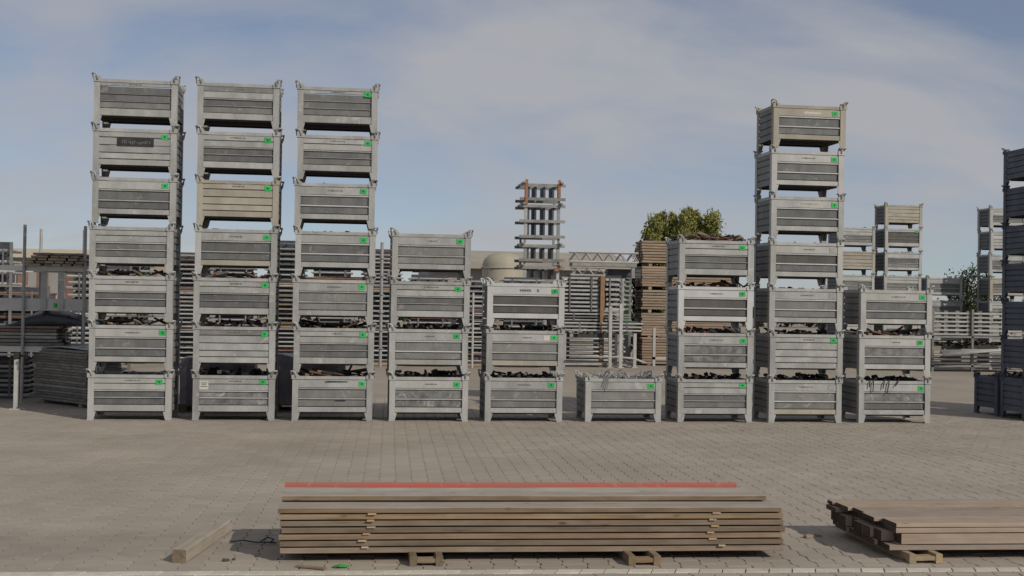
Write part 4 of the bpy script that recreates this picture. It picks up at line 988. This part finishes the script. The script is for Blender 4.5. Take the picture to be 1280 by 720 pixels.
# ------------------------------------------------------------------ far buildings
def windowed(t, x, y, z, w, h, mat='glass'):
    b = MB(); f = .07
    b.box(-w/2-f, w/2+f, -.05, -.002, h, h+f); b.box(-w/2-f, w/2+f, -.05, -.002, -f, -.0005); b.box(-w/2-f, -w/2, -.05, -.002, 0, h-.0005); b.box(w/2, w/2+f, -.05, -.002, 0, h-.0005); b.box(-.03, .03, -.045, -.002, .001, h-.001)
    o = link('window', b.mesh('window_frame', MAT['frame']), t, (x, y, z))
    b = MB(); b.box(-w/2+.001, w/2-.001, -.02, -.004, .001, h-.001); link('pane', b.mesh('pane', MAT[mat]), o)
t = thing('low_building', 'low cream building with a flat roof beyond the left racks', 'building', (-17, 70, 0))
b = MB(); b.box(-22, 9.2, 0, 12, 0, 3.85); link('wall', b.mesh('wall', MAT['wallg']), t)
b = MB(); b.box(-22.3, 9.4, -.4, 12.3, 3.851, 4.33); link('roof', b.mesh('roof', MAT['wall']), t)
for i in range(9):
    x = -20+3.2*i
    windowed(t, x, 0, 2.35, 1.3, .95); windowed(t, x+1.5, 0, .9, 1.2, 1.0)
bp = MB(); bp.box(-.3, .3, -.03, -.002, 0, 1.5); bp = bp.mesh('brick_panel', MAT['brick'])
for x in (-3.5, -.4, .6, 1.9, 4.6, 6.3): link('brick_panel', bp, t, (x, 0, 1.9 if x != 1.9 else 1.5))
b = MB(); b.box(-22, 9.1, -.06, -.003, 3.2, 3.5); link('band', b.mesh('band', MAT['roof']), t)
t = thing('warehouse', 'long low warehouse with a beige eave beyond the grey frame tower', 'warehouse', (8, 56, 0))
b = MB(); b.box(-4.4, 4.6, 0, 9, 0, 3.35); link('wall', b.mesh('wall', MAT['wallg']), t)
b = MB(); b.prism([(-.5, 3.351), (4.5, 4.2), (9.4, 3.351), (9.4, 3.50), (4.5, 4.36), (-.5, 3.62)], -4.7, 4.9, 'x'); link('roof', b.mesh('roof', MAT['roof']), t)
for x in (-2.5, 0, 2.5): windowed(t, x, 0, 1.6, 1.6, 1.0)
t = thing('domed_tank', 'cream domed tank in front of the low warehouse', 'tank', (6.5, 52.5, 0))
prof = [(0.0, 3.98), (.35, 3.95), (.62, 3.84), (.82, 3.66), (.9, 3.45), (.92, 1.2), (.6, .6), (.6, 0)]
b = MB(); n = 24; vs = []; fs = []
for rr_, z in prof[1:]: vs += [(rr_*cos(2*pi*k/n), rr_*sin(2*pi*k/n), z) for k in range(n)]
for i in range(len(prof)-2):
    for k in range(n): fs.append((i*n+k, i*n+(k+1) % n, (i+1)*n+(k+1) % n, (i+1)*n+k))
vs.append((0, 0, 3.98)); fs += [(len(vs)-1, k, (k+1) % n) for k in range(n)]
b.add(vs, fs); link('shell', b.mesh('shell', MAT['dome'], smooth=True), t)
b = MB(); b.tube([(.935*cos(2*pi*k/n), .935*sin(2*pi*k/n), 3.3) for k in range(n)], .03, 5, closed=True); link('hoop', b.mesh('hoop', MAT['roof']), t)

# ------------------------------------------------------------------ trees
def tree_meshes(seed, h, w, clear, nclump, nleaf, ls, lm, columnar=True):
    r = random.Random(seed); tr = MB(); cr_ = MB()
    tr.tube([(0, 0, 0), (r.uniform(-.05, .05)*w, 0, h*.35), (r.uniform(-.05, .05)*w, .02, h*.7), (0, 0, h*.93)], [.035*h**.8, .028*h**.8, .016*h**.8, .006*h**.8], 7)
    for i in range(nclump):
        f = (i+.5)/nclump; z = clear+(h-clear)*f
        prof = min(1, .35+2.4*(1-f), .4+3*f) if columnar else sin(pi*(.12+.8*f))**.7
        a = r.uniform(0, 2*pi); rad = w/2*prof*r.uniform(.25, .95)
        c = Vector((rad*cos(a), rad*sin(a), z+r.uniform(-.04, .04)*h))
        tr.tube([(0, 0, max(clear*.7, z-h*.14)), c*.5+Vector((0, 0, (z-h*.05)*.5)), c], [.012*h**.7, .008*h**.7, .003*h**.7], 4)
        cs = w*r.uniform(.10, .19)
        for k in range(nleaf):
            d = Vector((r.gauss(0, 1), r.gauss(0, 1), r.gauss(0, 1.25)))*cs*.62
            p = c+d; s = ls*r.uniform(.6, 1.3); R = rot(r.uniform(0, pi), r.uniform(0, pi), r.uniform(0, pi))
            cr_.add([p+R @ Vector(q)*s for q in ((-.5, 0, 0), (0, -.28, .05), (.5, 0, 0), (0, .28, .05))], [(0, 1, 2, 3)])
    def m(bb, n, mt):
        me = bpy.data.meshes.new(n); me.from_pydata(bb.v, [], bb.f); me.materials.append(mt); return me
    return m(tr, 'trunk', MAT['bark']), m(cr_, 'crown', lm)
def tree(name, tm_, loc, label, sc=1.0, rz=0.0, group=None):
    t = thing(name, label, 'tree', loc, rz, group); t.scale = (sc, sc, sc)
    link('trunk', tm_[0], t); link('crown', tm_[1], t); return t
pa = tree_meshes(1, 7.5, 1.15, 2.6, 90, 130, .17, MAT['leaf']); pb_ = tree_meshes(2, 7.5, 1.05, 2.6, 90, 130, .17, MAT['leaf']); pc = tree_meshes(3, 7.0, 1.7, 1.6, 120, 130, .17, MAT['leaf'], False)
PT = [(18.55, 75, pc, .98, 0, 'broad olive tree at the left of the poplar group'), (19.3, 76, pa, .985, 1, 'second olive poplar from the left behind the tan planks'), (20.05, 76, pb_, .99, 2, 'thin olive poplar in the middle of the group'),
      (20.3, 74.2, pb_, 1.0, 1.5, 'slim olive poplar just left of the tallest one'), (20.9, 75, pa, 1.02, 3, 'tallest olive poplar above the four-high crate stack'), (21.5, 75.5, pb_, 1.0, 4, 'olive poplar right of the tallest one'), (22.2, 75, pc, 1.03, 5, 'round olive tree at the right of the poplar group')]
for x, y, m, s, rz, lb in PT: tree('poplar_tree', m, (x, y, 0), lb, s, rz, 'poplars beyond the yard')
da = tree_meshes(4, 3.75, 1.0, .05, 110, 90, .10, MAT['leafd'], False)
tree('dark_bush', da, (9.3, 38.6, 0), 'dark reddish climbing bush against the left side of the tan planks')
db = tree_meshes(5, 3.7, 2.2, .3, 60, 60, .14, MAT['leafg'], False)
tree('dark_tree', db, (31.3, 60, 0), 'dark green tree between the distant crate stacks on the right')
tree('dark_tree', db, (32.9, 61, 0), 'shorter dark green tree partly behind the distant right stack', .93, 2)
dc = tree_meshes(6, 4.9, 1.0, .5, 40, 50, .14, MAT['leafg'])
tree('conifer_tree', dc, (-16.3, 84, 0), 'small dark treetop above the cream building, nearer the left edge', 1.05); tree('conifer_tree', dc, (-13.35, 84, 0), 'small dark treetop above the cream building by the first crate stack', 1.08, 2)
# far wood closing the horizon
r = random.Random(77); b = MB()
for i in range(5200):
    x = r.uniform(-75, 120); h = 2.1+.5*sin(x*.31)+.35*sin(x*.83+1)
    p = Vector((x, 112+r.uniform(-2.5, 2.5), h*r.random()**.7)); s = r.uniform(.5, 1.0); R = rot(r.uniform(0, pi), r.uniform(0, pi), r.uniform(0, pi))
    b.add([p+R @ Vector(q)*s for q in ((-.5, 0, 0), (0, -.35, .05), (.5, 0, 0), (0, .35, .05))], [(0, 1, 2, 3)])
me = bpy.data.meshes.new('far_wood'); me.from_pydata(b.v, [], b.f); me.materials.append(MAT['leafg'])
o = link('far_wood', me); tag(o, 'low far-off wood along the horizon behind the yard', 'wood', None, 'stuff')
